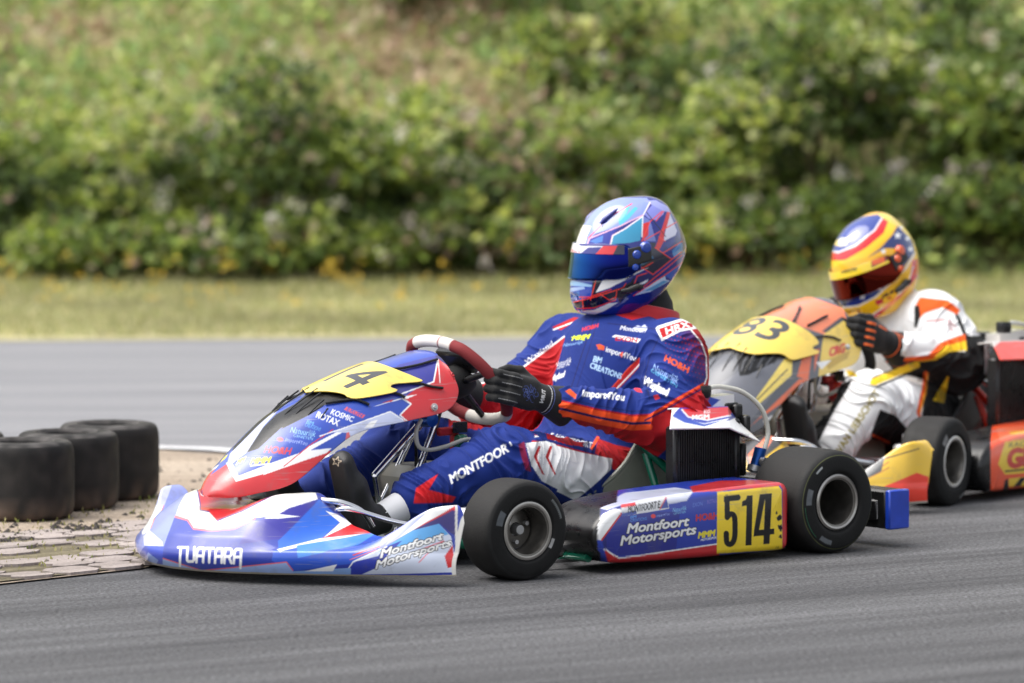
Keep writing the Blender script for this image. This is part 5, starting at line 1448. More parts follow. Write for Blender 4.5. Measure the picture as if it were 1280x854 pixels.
def helmet_paint_yellow(q, V, N, dv, R):
    p = Paint(q, hx('f2c01e')); f = lambda pts: [(1020 + x / 5.3375, 260 + y / 5.3375) for x, y in pts]
    D = lambda pts, c: p.poly(f(pts), c); L = lambda pts, w, c: p.line(f(pts), w / 5.3375, c)
    B = hx('3a4f9c'); RD = hx('d32630'); Y = hx('f5d02c')
    D([(60, 320), (90, 220), (160, 130), (300, 60), (430, 40), (480, 60), (400, 160), (260, 260), (150, 300)], B)
    D([(75, 320), (85, 290), (150, 300), (260, 255), (390, 150), (440, 70), (485, 80), (450, 170), (330, 270), (200, 345), (110, 360), (75, 345)], RD)
    L([(80, 285), (150, 297), (262, 252), (392, 148), (440, 70)], 10, WHITE)
    D([(75, 350), (200, 350), (330, 275), (450, 170), (485, 85), (540, 110), (500, 180), (420, 250), (340, 330), (200, 360), (110, 400), (80, 395)], Y)
    D([(410, 45), (480, 35), (560, 45), (600, 100), (650, 200), (640, 220), (560, 130), (480, 90)], hx('f0d468'))
    D([(340, 335), (430, 270), (510, 180), (545, 120), (640, 215), (660, 290), (590, 390), (500, 470), (480, 480), (560, 400), (540, 270), (460, 270)], hx('35457f'))
    D([(150, 610), (280, 590), (400, 530), (470, 490), (490, 500), (380, 600), (250, 660), (170, 655)], hx('2b3c86'))
    D([(640, 350), (700, 330), (700, 430), (560, 600), (360, 770), (330, 740), (500, 640), (620, 520)], RD)
    L([(180, 665), (290, 650), (400, 590), (520, 480), (600, 400), (660, 300)], 9, WHITE * .9)
    L([(340, 735), (500, 632), (610, 515), (650, 390)], 7, WHITE)
    D([(140, 215), (210, 200), (280, 155), (270, 190), (215, 225), (170, 260), (120, 245)], hx('e8d489')); p.ellipse(f([(178, 228)])[0], 6, 5.5, hx('d5d3c8')); p.ellipse(f([(178, 230)])[0], 3.2, 3, hx('9a9486'))
    p.text('SB', f([(155, 245)])[0], f([(205, 225)])[0], (1, -5), WHITE, .06)
    for cx, cy, r in ((545, 185, 28), (630, 275, 24), (570, 360, 24), (610, 205, 20), (450, 290, 22), (425, 530, 28), (490, 495, 18), (310, 590, 26), (570, 130, 16), (660, 240, 14), (145, 600, 16)):
        D([(cx + (r if k % 2 == 0 else r * .45) * math.sin(k * PI / 5), cy - (r if k % 2 == 0 else r * .45) * math.cos(k * PI / 5)) for k in range(10)], WHITE)
    D([(170, 620), (200, 610), (205, 650), (175, 655)], hx('1c2240'))
    p.text('Race', f([(440, 610)])[0], f([(600, 505)])[0], (1, -5), hx('5a3010'), .06); D([(390, 620), (440, 600), (450, 630), (410, 650)], hx('c8323c')); D([(470, 600), (500, 585), (505, 600), (480, 612)], hx('c8602c'))
    D([(420, 690), (470, 640), (560, 570), (520, 640)], hx('f08a20'))
    return p.c
def strip_yellow(p, V):
    f = lambda pts: [(1020 + x / 5.3375, 260 + y / 5.3375) for x, y in pts]
    p.poly(f([(365, 300), (470, 290), (480, 350), (370, 400)]), hx('7a3a1c')); p.poly(f([(372, 345), (455, 325), (460, 360), (375, 385)]), hx('e8702c'))
    p.text('ARROW', f([(168, 438)])[0], f([(272, 418)])[0], (.6, -4.2), hx('3a3212'), .05); p.line(f([(190, 405), (240, 396)]), 1.2, hx('3a3212'))
    return p.c

def suit_paint_white(q, V, N, dv, P):
    p = Paint(q, WHITE * .97); D = p.poly; near = N @ dv > 0
    BK = np.array([.015, .015, .016]); OR = hx('f0702c'); YL = hx('eccb38')
    p.ok = V[:, 1] > -.1
    # under the sleeve and the back
    D([(1190, 385), (1199, 396), (1209, 420), (1230, 420), (1230, 480), (1180, 480), (1120, 466), (1105, 450), (1160, 447), (1180, 438), (1206, 440), (1204, 420)], BK)
    D([(1108, 448), (1160, 444), (1176, 428), (1198, 420), (1206, 418), (1207, 427), (1180, 434), (1166, 450), (1108, 453)], OR)
    D([(1166, 449), (1180, 433), (1207, 426), (1208, 438), (1186, 440), (1170, 450), (1120, 455)], YL)
    D([(1145, 381), (1150, 372), (1185, 376), (1200, 388), (1196, 394), (1178, 385), (1156, 392), (1147, 402)], OR)
    D([(1143, 383), (1149, 382), (1151, 395), (1146, 410), (1143, 410)], BK)
    p.line([(1158, 402), (1180, 400)], 1.5, hx('d8605a'))
    for k in range(6): p.line([(1186 + ((k * 37) % 9 - 4), 400 + 2.4 * k), (1192 + ((k * 23) % 7 - 3), 402 + 2.4 * k)], 1, hx('b06a70'))
    # body side
    D([(1160, 466), (1190, 458), (1240, 470), (1240, 540), (1150, 545), (1155, 500)], BK)
    p.line([(1157, 466), (1154, 490), (1148, 515), (1152, 530)], 4.5, OR); p.line([(1160, 466), (1157, 490), (1151, 515)], 1.8, hx('f5b23a'))
    p.line([(1092, 478), (1125, 464), (1146, 456)], 9, YL); p.line([(1096, 484), (1128, 470), (1148, 461)], 2.5, BK); p.line([(1090, 473), (1122, 459), (1142, 452)], 1.6, BK)
    D([(1166, 500), (1184, 470), (1186, 470), (1180, 504)], YL)
    D([(1057, 462), (1066, 464), (1074, 472), (1060, 470)], YL)
    # near leg: white shin with gold lettering, black inner side and hollow of the knee
    D([(1040, 486), (1066, 474), (1060, 486), (1044, 512), (1020, 560), (1006, 560), (1024, 520)], BK)
    D([(1086, 560), (1090, 538), (1100, 512), (1120, 520), (1142, 545), (1150, 560), (1130, 590), (1080, 580)], BK)
    p.text('VAN LIERSCHOT', (1052, 566), (1100, 492), (-7, -4.8), hx('a89a4a'), .03)
    D([(1070, 580), (1086, 552), (1092, 545), (1112, 552), (1110, 580)], hx('5a3230')); p.line([(1091, 544), (1112, 554)], 2.5, OR)
    p.ok = np.ones(len(V), bool)
    back = ((V[:, 0] < .30) & (V[:, 2] > .2)) | ((V[:, 1] < -.05) & (q[:, 0] < 1080) & (V[:, 2] > .38)); p.c[back] = BK
    return p.c

J1 = dict(pelvis=(.30, 0, .165), belly=(.285, 0, .235), chest=(.185, 0, .465), neck0=(.122, 0, .558), neck1=(.100, 0, .66),
          shL=(.175, .225, .530), elL=(.255, .325, .342), wrL=(.640, .197, .428), hfL=(.93, -.06, .26), hsL=(-.25, 0, .97),
          shR=(.185, -.210, .522), elR=(.38, -.275, .325), wrR=(.640, -.197, .428), hfR=(.93, .06, .26), hsR=(-.25, 0, .97),
          hipL=(.33, .105, .165), knL=(.79, .225, .265), anL=(1.070, .20, .178), hipR=(.33, -.105, .165), knR=(.81, -.165, .275), anR=(1.12, -.17, .16),
          dec0=(.25, .15, .42), dec1=(.85, .2, .22), split=.62)
J2 = dict(pelvis=(.30, 0, .17), belly=(.31, 0, .235), chest=(.405, 0, .415), neck0=(.425, 0, .515), neck1=(.475, 0, .60),
          shL=(.445, .190, .500), elL=(.45, .285, .370), wrL=(.735, .181, .450), hfL=(.93, -.06, .26), hsL=(-.25, 0, .97),
          shR=(.40, -.170, .470), elR=(.42, -.30, .36), wrR=(.690, -.197, .390), hfR=(.93, .06, .26), hsR=(-.25, 0, .97),
          hipL=(.33, .105, .165), knL=(.905, .235, .280), anL=(1.085, .205, .155), hipR=(.33, -.105, .165), knR=(.81, -.165, .285), anR=(1.10, -.17, .16),
          dec0=(.40, .15, .40), dec1=(.85, .2, .25), split=.62, collar=.35)
def star1(p):
    c = (421, 577); 
    pts = [(c[0] + (6 if k % 2 == 0 else 2.6) * math.sin(k * PI / 5 + .3), c[1] - (6 if k % 2 == 0 else 2.6) * math.cos(k * PI / 5 + .3)) for k in range(11)]
    p.line(pts, 1.2, hx('a89a86'))
# ------------------------------------------------------------------ the two karts and their drivers
def hood1a(p):
    P = p.poly
    P([(843, 517), (852, 508), (925, 505), (918, 522), (880, 530), (850, 524)], BLUE)
    P([(852, 512), (918, 509), (912, 520), (884, 526), (860, 522)], hx('cf2d36')); p.line([(852, 513), (860, 522), (884, 526), (913, 520)], 1.6, WHITE)
    P([(840, 521), (845, 516), (858, 525), (880, 531), (905, 526), (880, 534), (855, 529)], hx('2a55b8'))
    P([(905, 529), (922, 514), (934, 522), (938, 532), (925, 520)], hx('2a3f9c'))
    p.text('MGM', (865, 525), (886, 524), (0, -5), WHITE, .06); p.text('KG', (880, 518), (887, 517), (0, -4), WHITE, .03)
    p.text('XTREM', (921, 546), (935, 548), (.8, -4.5), hx('8a8a8e'), .0); p.line([(921, 548), (932, 551)], .8, hx('8a8a8e'))
    return p.c
def hood1b(p):
    P = p.poly; P([(860, 495), (872, 497), (868, 512), (858, 512)], hx('1c2f8c')); P([(872, 497), (888, 496), (884, 512), (866, 512)], hx('b8303c')); P([(887, 496), (900, 500), (886, 512), (883, 512)], hx('2a55b8'))
    p.text('ROTAX', (866, 508), (884, 508), (.5, -4), WHITE, .02)
    return p.c
def hood2a(p):
    P = p.poly; P([(1236, 440), (1250, 428), (1330, 425), (1330, 445), (1240, 455)], hx('e8482a')); P([(1240, 452), (1330, 446), (1330, 455), (1240, 459)], hx('f07a3a'))
    return p.c
def hood2b(p): return p.c
rim1 = colours_sector([(60, 118, hx('d5d0c8')), (74, 75.5, hx('8a3a3c')), (245, 318, hx('d5d0c8'))], hx('7a2226'))
L1 = dict(nose_back=1.26, nose_short=0.0, nose=nose_paint_blue, panel=panel_paint_blue, panel_w=1.0, panel_drop=0.0, matt_below=.075, panel_shift=(0, 0, 0),
          plate_col=hx('f5de78'), plate=[(0, .49), (.30, .512), (.47, .525), (.56, .527), (.62, .535), (.665, .56), (.70, .60), (.69, .618), (.63, .612), (.61, .624), (.645, .655), (.675, .692), (.58, .680), (.43, .664), (.24, .656), (0, .658)],  # plate yellow paled, sky glare painted into it
          number=[('514', -560, 470, .495, .625)], louvre_t=(.41, .51), fin_r=.0036, fins=[[(478, 463), (500, 462), (528, 456), (548, 450)], [(486, 481), (505, 479.5), (527, 481), (540, 484), (554, 486)], [(463, 497), (485, 492.5), (497, 494), (505, 498)], [(407, 506), (437, 501.5), (452, 503), (461, 507)]], sw_shift=(0, 0, 0),
          pod=pod_paint_blue, pod_front=.84, pod_y=.672, steer=rad(-4), front_y=.65, f_stripe=None, r_stripe=hx('4c5032'),
          marks=[[(2.55, 2.95, .085, .105, (.10, .11, .12)), (-.62, -.30, .080, .0865, (.3, .3, .3)), (.25, .8, .104, .110, (.12, .13, .13))],
                 [(2.1, 2.35, .112, .117, (.4, .42, .42)), (2.75, 3.15, .098, .116, (.13, .14, .15)), (4.1, 4.5, .104, .118, (.12, .13, .14)), (3.2, 4.0, .119, .121, (.02, .10, .05))]],
          frame=M_green, seat=M_seat, rim_colours=rim1, hood=(WHITE, hood1a, hood1b), rad_shift=(0, 0, 0), bumper_end=mat('blue_bumper_plastic', hx('1c3fae'), rough=.3, coat=.4, var=.15), lip=None)
kart1 = make_kart('racing_kart', POSE1, L1)
tag(kart1, 'blue, red and white racing kart with yellow number 514 on its side pod', 'kart')
helm1 = ((.150, 0, .772), rad(-20), rad(2), 0, POSE1, helmet_paint_blue, M_visor_blue, (hx('2c2f8c'), strip_blue, mat('blue_pivot', hx('1c3f9c'), rough=.25, coat=.8), mat('blue_vent', hx('16237c'), rough=.2, coat=.8)), (.96, .98, 1.13))
driver1 = make_driver('person', POSE1, J1, suit_paint_blue, 'driver in blue and red suit and blue helmet, upright in kart 514', glove_paint_black, helm1,
                      dict(L=((1.272, .192, .072), (1.320, .185, .310), (-1, 0, .2)), R=((1.235, -.165, .072), (1.30, -.165, .32), (-1, 0, .25)), star=star1), M_bala, mat('red_collar', SUIT_R, rough=.8, sheen=.2, bump=.2, bscale=600))
rim2 = colours_sector([], (.012, .012, .012))
L2 = dict(nose_back=1.225, nose_short=.11, nose=nose_paint_orange, panel=panel_paint_orange, panel_w=1.08, panel_drop=.04, matt_below=.03, panel_shift=(-.03, 0, .03),
          plate_col=hx('f3d668'), plate=[(0, .428), (.2, .420), (.4, .428), (.53, .458), (.65, .490), (.76, .502), (.80, .54), (.81, .585), (.745, .575), (.725, .603), (.6, .604), (.46, .597), (.27, .592), (0, .59)],  # plate yellow paled by painted-in sky glare
          number=[('83', -260, 440, .425, .55)], louvre_t=(.34, .45), fin_r=.003, fins=[[(1000, 384), (996, 396), (990, 406)], [(1034, 395), (1022, 401), (1009, 408)], [(1012, 424), (1030, 421), (1042, 423), (1050, 426)], [(978, 438), (990, 444), (1002, 447)]], sw_shift=(.045, 0, -.040),
          pod=pod_paint_orange, pod_front=.925, pod_y=.635, steer=rad(5), front_y=.61, f_stripe=None, r_stripe=None,
          marks=[[(2.2, 2.55, .085, .108, (.22, .22, .22)), (-1.3, -1.0, .112, .116, (.3, .3, .3))], []],
          frame=M_orframe, seat=mat('black_seat', (.016, .016, .016), rough=.4), rim_colours=rim2, hood=(hx('d9d5d0'), hood2a, hood2b), rad_shift=(.16, .02, .05), bumper_end=M_blackpl, lip=mat('bright_rim_lip', (.62, .61, .59), rough=.3, metal=.7))
kart2 = make_kart('racing_kart', POSE2, L2)
tag(kart2, 'orange, yellow and grey racing kart with number 83 on its front panel, following behind', 'kart')
helm2 = ((.487, 0, .656), rad(-10), rad(20), rad(11), POSE2, helmet_paint_yellow, M_visor_red, (hx('f5d935'), strip_yellow, mat('orange_pivot', hx('d8541c'), rough=.3, coat=.6), None), (.93, .94, 1.02))
driver2 = make_driver('person', POSE2, J2, suit_paint_white, 'driver in white and black suit and yellow, red and blue helmet, crouched in kart 83', glove_paint_orange, helm2,
                      dict(L=((1.215, .185, .072), (1.265, .178, .310), (-1, 0, .25)), R=((1.185, -.165, .072), (1.255, -.165, .315), (-1, 0, .25))), mat('grey_balaclava', hx('44454a'), rough=.9, bump=.3, bscale=300), mat('white_collar', WHITE * .9, rough=.8))
# ------------------------------------------------------------------ ground, tracks, verge, bank
def poly_sheet(name, pts, z, m, cell=.25):
    bm = bmesh.new()
    f = bm.faces.new([bm.verts.new((x, y, z)) for x, y in pts]); bm.normal_update()
    if f.normal.z < 0: bmesh.ops.reverse_faces(bm, faces=[f])
    me = bpy.data.meshes.new(name); bm.to_mesh(me); bm.free(); me.materials.append(m)
    o = bpy.data.objects.new(name, me); COL.objects.link(o); o['kind'] = 'structure'; return o
import bmesh

def ground_mat(name, c0, c1, streak, ang, grain=220., rough=.85, patch=.5, bump=.35, spec=.3):
    m = bpy.data.materials.new(name); m.use_nodes = True; nt = m.node_tree; N, L = nt.nodes, nt.links; b = N['Principled BSDF']
    b.inputs['Roughness'].default_value = rough; b.inputs['Specular IOR Level'].default_value = spec
    tc = N.new('ShaderNodeTexCoord')
    mp = N.new('ShaderNodeMapping'); mp.inputs['Rotation'].default_value = (0, 0, -ang); mp.inputs['Scale'].default_value = (.22, 3.2, 1)
    vr = N.new('ShaderNodeVectorRotate'); vr.rotation_type = 'Z_AXIS'; vr.inputs['Angle'].default_value = -ang
    L.new(tc.outputs['Object'], vr.inputs['Vector']); mp.inputs['Rotation'].default_value = (0, 0, 0); L.new(vr.outputs[0], mp.inputs['Vector'])
    n1 = N.new('ShaderNodeTexNoise'); n1.inputs['Scale'].default_value = 1.0; n1.inputs['Detail'].default_value = 8; n1.inputs['Roughness'].default_value = .65; L.new(mp.outputs[0], n1.inputs['Vector'])
    mp2 = N.new('ShaderNodeMapping'); mp2.inputs['Scale'].default_value = (.7, 15, 1); L.new(vr.outputs[0], mp2.inputs['Vector'])
    n1b = N.new('ShaderNodeTexNoise'); n1b.inputs['Scale'].default_value = 1.0; n1b.inputs['Detail'].default_value = 5; L.new(mp2.outputs[0], n1b.inputs['Vector'])
    n2 = N.new('ShaderNodeTexNoise'); n2.inputs['Scale'].default_value = grain; n2.inputs['Detail'].default_value = 4; n2.inputs['Roughness'].default_value = .8; L.new(tc.outputs['Object'], n2.inputs['Vector'])
    vo = N.new('ShaderNodeTexVoronoi'); vo.inputs['Scale'].default_value = grain * .55; L.new(tc.outputs['Object'], vo.inputs['Vector'])
    r1 = N.new('ShaderNodeMapRange'); r1.inputs[1].default_value = .36; r1.inputs[2].default_value = .64; L.new(n1.outputs['Fac'], r1.inputs[0])
    mx = N.new('ShaderNodeMix'); mx.data_type = 'RGBA'; mx.inputs[6].default_value = (*c0, 1); mx.inputs[7].default_value = (*c1, 1); L.new(r1.outputs[0], mx.inputs[0])
    r3 = N.new('ShaderNodeMapRange'); r3.inputs[1].default_value = .35; r3.inputs[2].default_value = .65; r3.inputs[3].default_value = 1 - streak; r3.inputs[4].default_value = 1 + streak; L.new(n1b.outputs['Fac'], r3.inputs[0])
    r2 = N.new('ShaderNodeMapRange'); r2.inputs[1].default_value = .3; r2.inputs[2].default_value = .7; r2.inputs[3].default_value = 1 - patch; r2.inputs[4].default_value = 1 + patch; L.new(n2.outputs['Fac'], r2.inputs[0])
    ml = N.new('ShaderNodeMath'); ml.operation = 'MULTIPLY'; L.new(r3.outputs[0], ml.inputs[0]); L.new(r2.outputs[0], ml.inputs[1])
    sc = N.new('ShaderNodeVectorMath'); sc.operation = 'SCALE'; L.new(mx.outputs[2], sc.inputs[0]); L.new(ml.outputs[0], sc.inputs['Scale'])
    L.new(sc.outputs[0], b.inputs['Base Color'])
    ad = N.new('ShaderNodeMath'); ad.operation = 'ADD'; L.new(n2.outputs['Fac'], ad.inputs[0]); L.new(vo.outputs['Distance'], ad.inputs[1])
    bp = N.new('ShaderNodeBump'); bp.inputs['Strength'].default_value = bump; bp.inputs['Distance'].default_value = .006; L.new(ad.outputs[0], bp.inputs['Height']); L.new(bp.outputs[0], b.inputs['Normal'])
    return m

M_asph = ground_mat('near_asphalt', hx('434345'), hx('5e5e60'), .15, rad(33), 95, patch=1.0, bump=.5)
M_asph2 = ground_mat('far_asphalt', hx('76767a'), hx('88888b'), .03, rad(4), 120, patch=.35)  # paler than the near sheet: grazing sky reflection put into the colour
M_soil = ground_mat('verge_soil', hx('9e9874'), hx('b5ae88'), .12, rad(2), 60)
M_dirt = ground_mat('pale_dirt', hx('8f8172'), hx('ab9d8d'), .12, rad(10), 90)
M_line = ground_mat('worn_white_paint', hx('c4c4c6'), hx('dcdcde'), .12, rad(4), 80, patch=.25, bump=.1)
S = 300
poly_sheet('ground', [(-S, -S), (S, -S), (S, S), (-S, S)], -.012, M_soil)
far_edge = [(-60, 19.6), (-8, 21.6), (-2.15, 22.14), (0, 22.35), (2.2, 22.57), (8, 23.2), (60, 28)]
poly_sheet('racetrack', [(-60, -12), (60, -12), (60, 20), (6, 17.6), (0, 16.9), (-.8, 16.9), (-6, 16.9), (-60, 15)], 0.0, M_asph)
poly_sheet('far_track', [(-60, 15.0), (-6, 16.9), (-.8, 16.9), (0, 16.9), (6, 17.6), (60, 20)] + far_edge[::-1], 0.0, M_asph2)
verge = poly_sheet('verge', far_edge + [(60, 36), (-60, 36)], .004, M_soil)
# infield island in the corner: dirt, a rim of grass pavers, a painted edge on its far side
tip = [(-.42, 15.9), (-.30, 16.25), (-.52, 16.72)]
island = [(-9, 6.2), (-1.33, 13.44), (-.98, 13.80), (-.70, 14.35), (-.50, 15.1)] + tip + [(-.86, 16.98), (-1.16, 17.16), (-2.2, 17.2), (-9, 16.6)]
poly_sheet('infield', island, .005, M_dirt)
ln = []
lp = smooth_path([(-9, 16.62), (-2.2, 17.22), (-1.16, 17.18), (-.86, 17.0), (-.50, 16.74), (-.28, 16.25)], 8)
dl = np.gradient(lp, axis=0); dl /= np.linalg.norm(dl, axis=1)[:, None]; nl = np.c_[-dl[:, 1], dl[:, 0]]
poly_sheet('edge_line', [tuple(p) for p in lp] + [tuple(p) for p in (lp + nl * .08)[::-1]], .009, M_line)
# grass pavers
poly_sheet('paver_bed', [(-3.2, 11.75), (-1.33, 13.46), (-.98, 13.82), (-.70, 14.36), (-.56, 15.0), (-.9, 15.05), (-1.15, 14.75), (-1.62, 14.35), (-3.9, 12.3)], .009, ground_mat('paver_bed_soil', hx('57503f'), hx('726a54'), .3, rad(44), 60))
pv = MB(); u = np.array([math.cos(rad(44)), math.sin(rad(44))]); w = np.array([-u[1], u[0]])
o0 = np.array([-1.33, 13.46]) + w * .004
for i in range(-30, 26):
    for j in range(0, 8):
        c = o0 + u * (i * .150 + (j % 2) * .075) + w * (.05 + j * .108)
        if c[0] > -.42 - .12 * (c[1] - 15): continue
        if c[1] > 15.6: continue
        gx, gy = .0725, .0515
        k = (i * 7 + j * 13) % 5
        hole = ((i + 2 * j) % 5 == 0 and RNG.random() < .6) or RNG.random() < .03 + .015 * j
        if hole: continue
        sh = [(-gx, -gy * .55), (-gx * .6, -gy), (gx * .6, -gy), (gx, -gy * .55), (gx * (.66 if (i + j) % 2 else 1), 0), (gx, gy * .55), (gx * .6, gy), (-gx * .6, gy), (-gx, gy * .55), (-gx * (.66 if (i + j) % 2 else 1), 0)]
        M4 = np.array([[u[0], w[0], 0, c[0]], [u[1], w[1], 0, c[1]], [RNG.normal() * .012, RNG.normal() * .012, 1, .006 + RNG.uniform(-.002, .002)]])
        pv.prism(sh, 0, .009, M4)
pvo = pv.build('paver_kerb', ground_mat('concrete_paver', hx('857c77'), hx('a89d98'), .1, rad(44), 120, patch=.3), None, False)
pvo['kind'] = 'structure'

def scatter(name, P, D, Nn, size, width, cols, m, parent=None, fold=.25, kind='stuff'):
    """leaf-shaped faces: P base, D direction, Nn normal"""
    n = len(P); D = D / np.linalg.norm(D, axis=1)[:, None]; Sx = np.cross(D, Nn); Sx /= np.linalg.norm(Sx, axis=1)[:, None] + 1e-9; Nz = np.cross(Sx, D)
    L = size[:, None]; Wd = width[:, None]
    V = np.stack([P, P + D * L * .45 + Sx * Wd + Nz * Wd * fold, P + D * L, P + D * L * .45 - Sx * Wd + Nz * Wd * fold], 1).reshape(-1, 3)
    F = (np.arange(n)[:, None] * 4 + np.arange(4)[None]).astype(np.int64)
    o = link_mesh(name, V, F, m, parent, False, np.repeat(cols, 4, 0))
    if kind: o['kind'] = kind
    return o
def leaf_mat(name, trans=.3, rough=.5):
    m = bpy.data.materials.new(name); m.use_nodes = True; nt = m.node_tree; N, L = nt.nodes, nt.links; b = N['Principled BSDF']
    a = N.new('ShaderNodeVertexColor'); a.layer_name = 'Col'; L.new(a.outputs[0], b.inputs['Base Color']); b.inputs['Roughness'].default_value = rough; b.inputs['Specular IOR Level'].default_value = .4
    t = N.new('ShaderNodeBsdfTranslucent'); L.new(a.outputs[0], t.inputs[0]); mx = N.new('ShaderNodeMixShader'); mx.inputs[0].default_value = trans
    L.new(b.outputs[0], mx.inputs[1]); L.new(t.outputs[0], mx.inputs[2]); L.new(mx.outputs[0], N['Material Output'].inputs['Surface'])
    return m
M_leaf = leaf_mat('leaves', .42); M_grassb = leaf_mat('grass_blades', .35, .7); M_petal = leaf_mat('petals', .3, .7)
def unit(n): 
    d = RNG.normal(size=(n, 3)); return d / np.linalg.norm(d, axis=1)[:, None]
def vnoise(P, s, seed=0.): return np.array([mnoise.noise(Vector((p[0] * s + seed, p[1] * s - seed, p[2] * s))) for p in P])

# bank behind the verge
def bank_z(x, y):
    t = np.maximum(0, y - 25.75 - .15 * np.sin(x * 1.3))
    return np.where(t > 0, .62 * t * (1 - np.exp(-t * 1.2)) + .10 * np.sin(x * 1.7 + y) * np.minimum(1, t), 0) - .01
gx, gy = np.meshgrid(np.linspace(-16, 16, 129), np.linspace(25.4, 46, 83), indexing='ij')
bz = bank_z(gx, gy)
hb = link_mesh('bank', np.stack([gx, gy, bz], -1).reshape(-1, 3), grid_faces(129, 83), ground_mat('bank_soil', hx('80804e'), hx('948a66'), .2, 0., 40), None); hb['kind'] = 'structure'
# low dry bracken, heather and grass on the bank
n = 64000
P = np.c_[RNG.uniform(-6.0, 6.0, n), 25.9 + RNG.random(n) ** .8 * 5.6, np.zeros(n)]; P[:, 2] = bank_z(P[:, 0], P[:, 1])
pn = vnoise(P, .9, 3.); pn2 = vnoise(P, 3.1, 8.)
P[:, 2] += RNG.random(n) ** 1.6 * (.16 + .12 * pn)
greens = np.array([hx('95ac5c'), hx('b0be66'), hx('7f9c54'), hx('c0c87c'), hx('9cb278')]); browns = np.array([hx('b89880'), hx('c8ae94'), hx('a88a74'), hx('d0c0a4'), hx('a08e6a')])
isg = (pn + .5 * pn2 + RNG.normal(size=n) * .24) > -.40
cols = np.where(isg[:, None], greens[RNG.integers(0, 5, n)], browns[RNG.integers(0, 5, n)]) * RNG.uniform(.7, 1.15, (n, 1))
d = unit(n) + [0, -.2, .7]
scatter('undergrowth', P, d, unit(n) * .7 + [0, -.6, .9], RNG.uniform(.04, .11, n), RNG.uniform(.010, .030, n), cols, M_leaf)

# leafy bramble and sapling bushes along the foot of the bank
leafc = np.array([hx('6a8044'), hx('8a9e4c'), hx('aebc5a'), hx('cfd476'), hx('e0e29c'), hx('4c5c36'), hx('7c9054'), hx('c0c690')])
def make_bush(x, y, rx, ry, h, n, label, light=0., flowers=0, dry=.0, leaf=(.036, .076)):
    y -= .62
    root = empty('bush', (x, y, float(bank_z(np.array(x), np.array(y))) - .02))
    tag(root, label, 'bush', 'bushes along the foot of the bank')
    nb = 17
    bl = [(RNG.uniform(-.8, .8) * rx, RNG.uniform(-.7, .7) * ry, RNG.uniform(.10, .88) * h) for _ in range(nb)] + [(RNG.uniform(-.95, .95) * rx, -RNG.uniform(.6, 1.0) * ry, RNG.uniform(.0, .12) * h) for _ in range(7)]; nb += 7
    bl = [(a, b_, c * (1 - .45 * (a / rx) ** 2)) for a, b_, c in bl]
    br = RNG.uniform(.13, .27, nb) * (h / 1.0) ** .5
    n = int(n * 1.3); k = RNG.integers(0, nb, n); dirn = unit(n); dirn[:, 2] = dirn[:, 2] * .8 + .15
    rr = br[k] * RNG.uniform(.55, 1.10, n)
    P = np.array(bl)[k] + dirn * rr[:, None] * [1.15, .9, .85]
    P += .05 * np.c_[vnoise(P, 4, 1), vnoise(P, 4, 5), vnoise(P, 4, 9)]
    keep = P[:, 2] > .01; P, k, dirn = P[keep], k[keep], dirn[keep]; m_ = len(P)
    tone = RNG.random(nb) ** .9
    ci = np.clip((tone[k] * 4.6 + RNG.normal(size=m_) * 1.25 + light * 2.2 + (P[:, 2] / h) * 1.2 - .5), 0, 7).astype(int)  # paler leaves higher up and per clump: painted contrast of lit tops, dark hollows
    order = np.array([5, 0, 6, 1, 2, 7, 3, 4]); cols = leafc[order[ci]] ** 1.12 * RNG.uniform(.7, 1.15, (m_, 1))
    dr = RNG.random(m_) < dry; cols[dr] = browns[RNG.integers(0, 5, dr.sum())] * .8
    dd = dirn * .7 + unit(m_) * .7 + [0, 0, .15]
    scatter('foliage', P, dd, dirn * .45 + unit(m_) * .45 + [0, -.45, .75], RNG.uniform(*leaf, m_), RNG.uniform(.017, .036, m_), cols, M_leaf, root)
    st = MB()
    for j in range(12):
        a = bl[RNG.integers(0, nb)]; b0 = np.array([a[0] * .35 + RNG.normal() * .05, a[1] * .3, -.05]); b1 = np.array(a)
        st.tube([b0, b0 * .6 + b1 * .4 + [RNG.normal() * .05, 0, .1], b1, b1 + unit(1)[0] * .12 + [0, 0, .06]], [.009, .007, .005, .002], 5)
    st.build('stem', mat('bush_stem', hx('5a4632'), rough=.8, var=.3), root)
    if flowers:
        Q = np.array(bl)[RNG.integers(0, nb, flowers)]; dq = unit(flowers); dq[:, 1] = -np.abs(dq[:, 1]); dq[:, 2] = np.abs(dq[:, 2])
        Q = Q + dq * br.mean() * 1.25
        per = 20; Pf = np.repeat(Q, per, 0) + RNG.normal(size=(flowers * per, 3)) * .022
        fc = np.array([hx('e0d6d0'), hx('e8e2d8'), hx('d0c0ba'), hx('dcd8c0')])[RNG.integers(0, 4, flowers)]
        scatter('blossom', Pf, unit(len(Pf)), unit(len(Pf)) + [0, -.5, .5], RNG.uniform(.015, .026, len(Pf)), RNG.uniform(.008, .012, len(Pf)), np.repeat(fc, per, 0) * RNG.uniform(.8, 1, (len(Pf), 1)), M_petal, root)
    return root
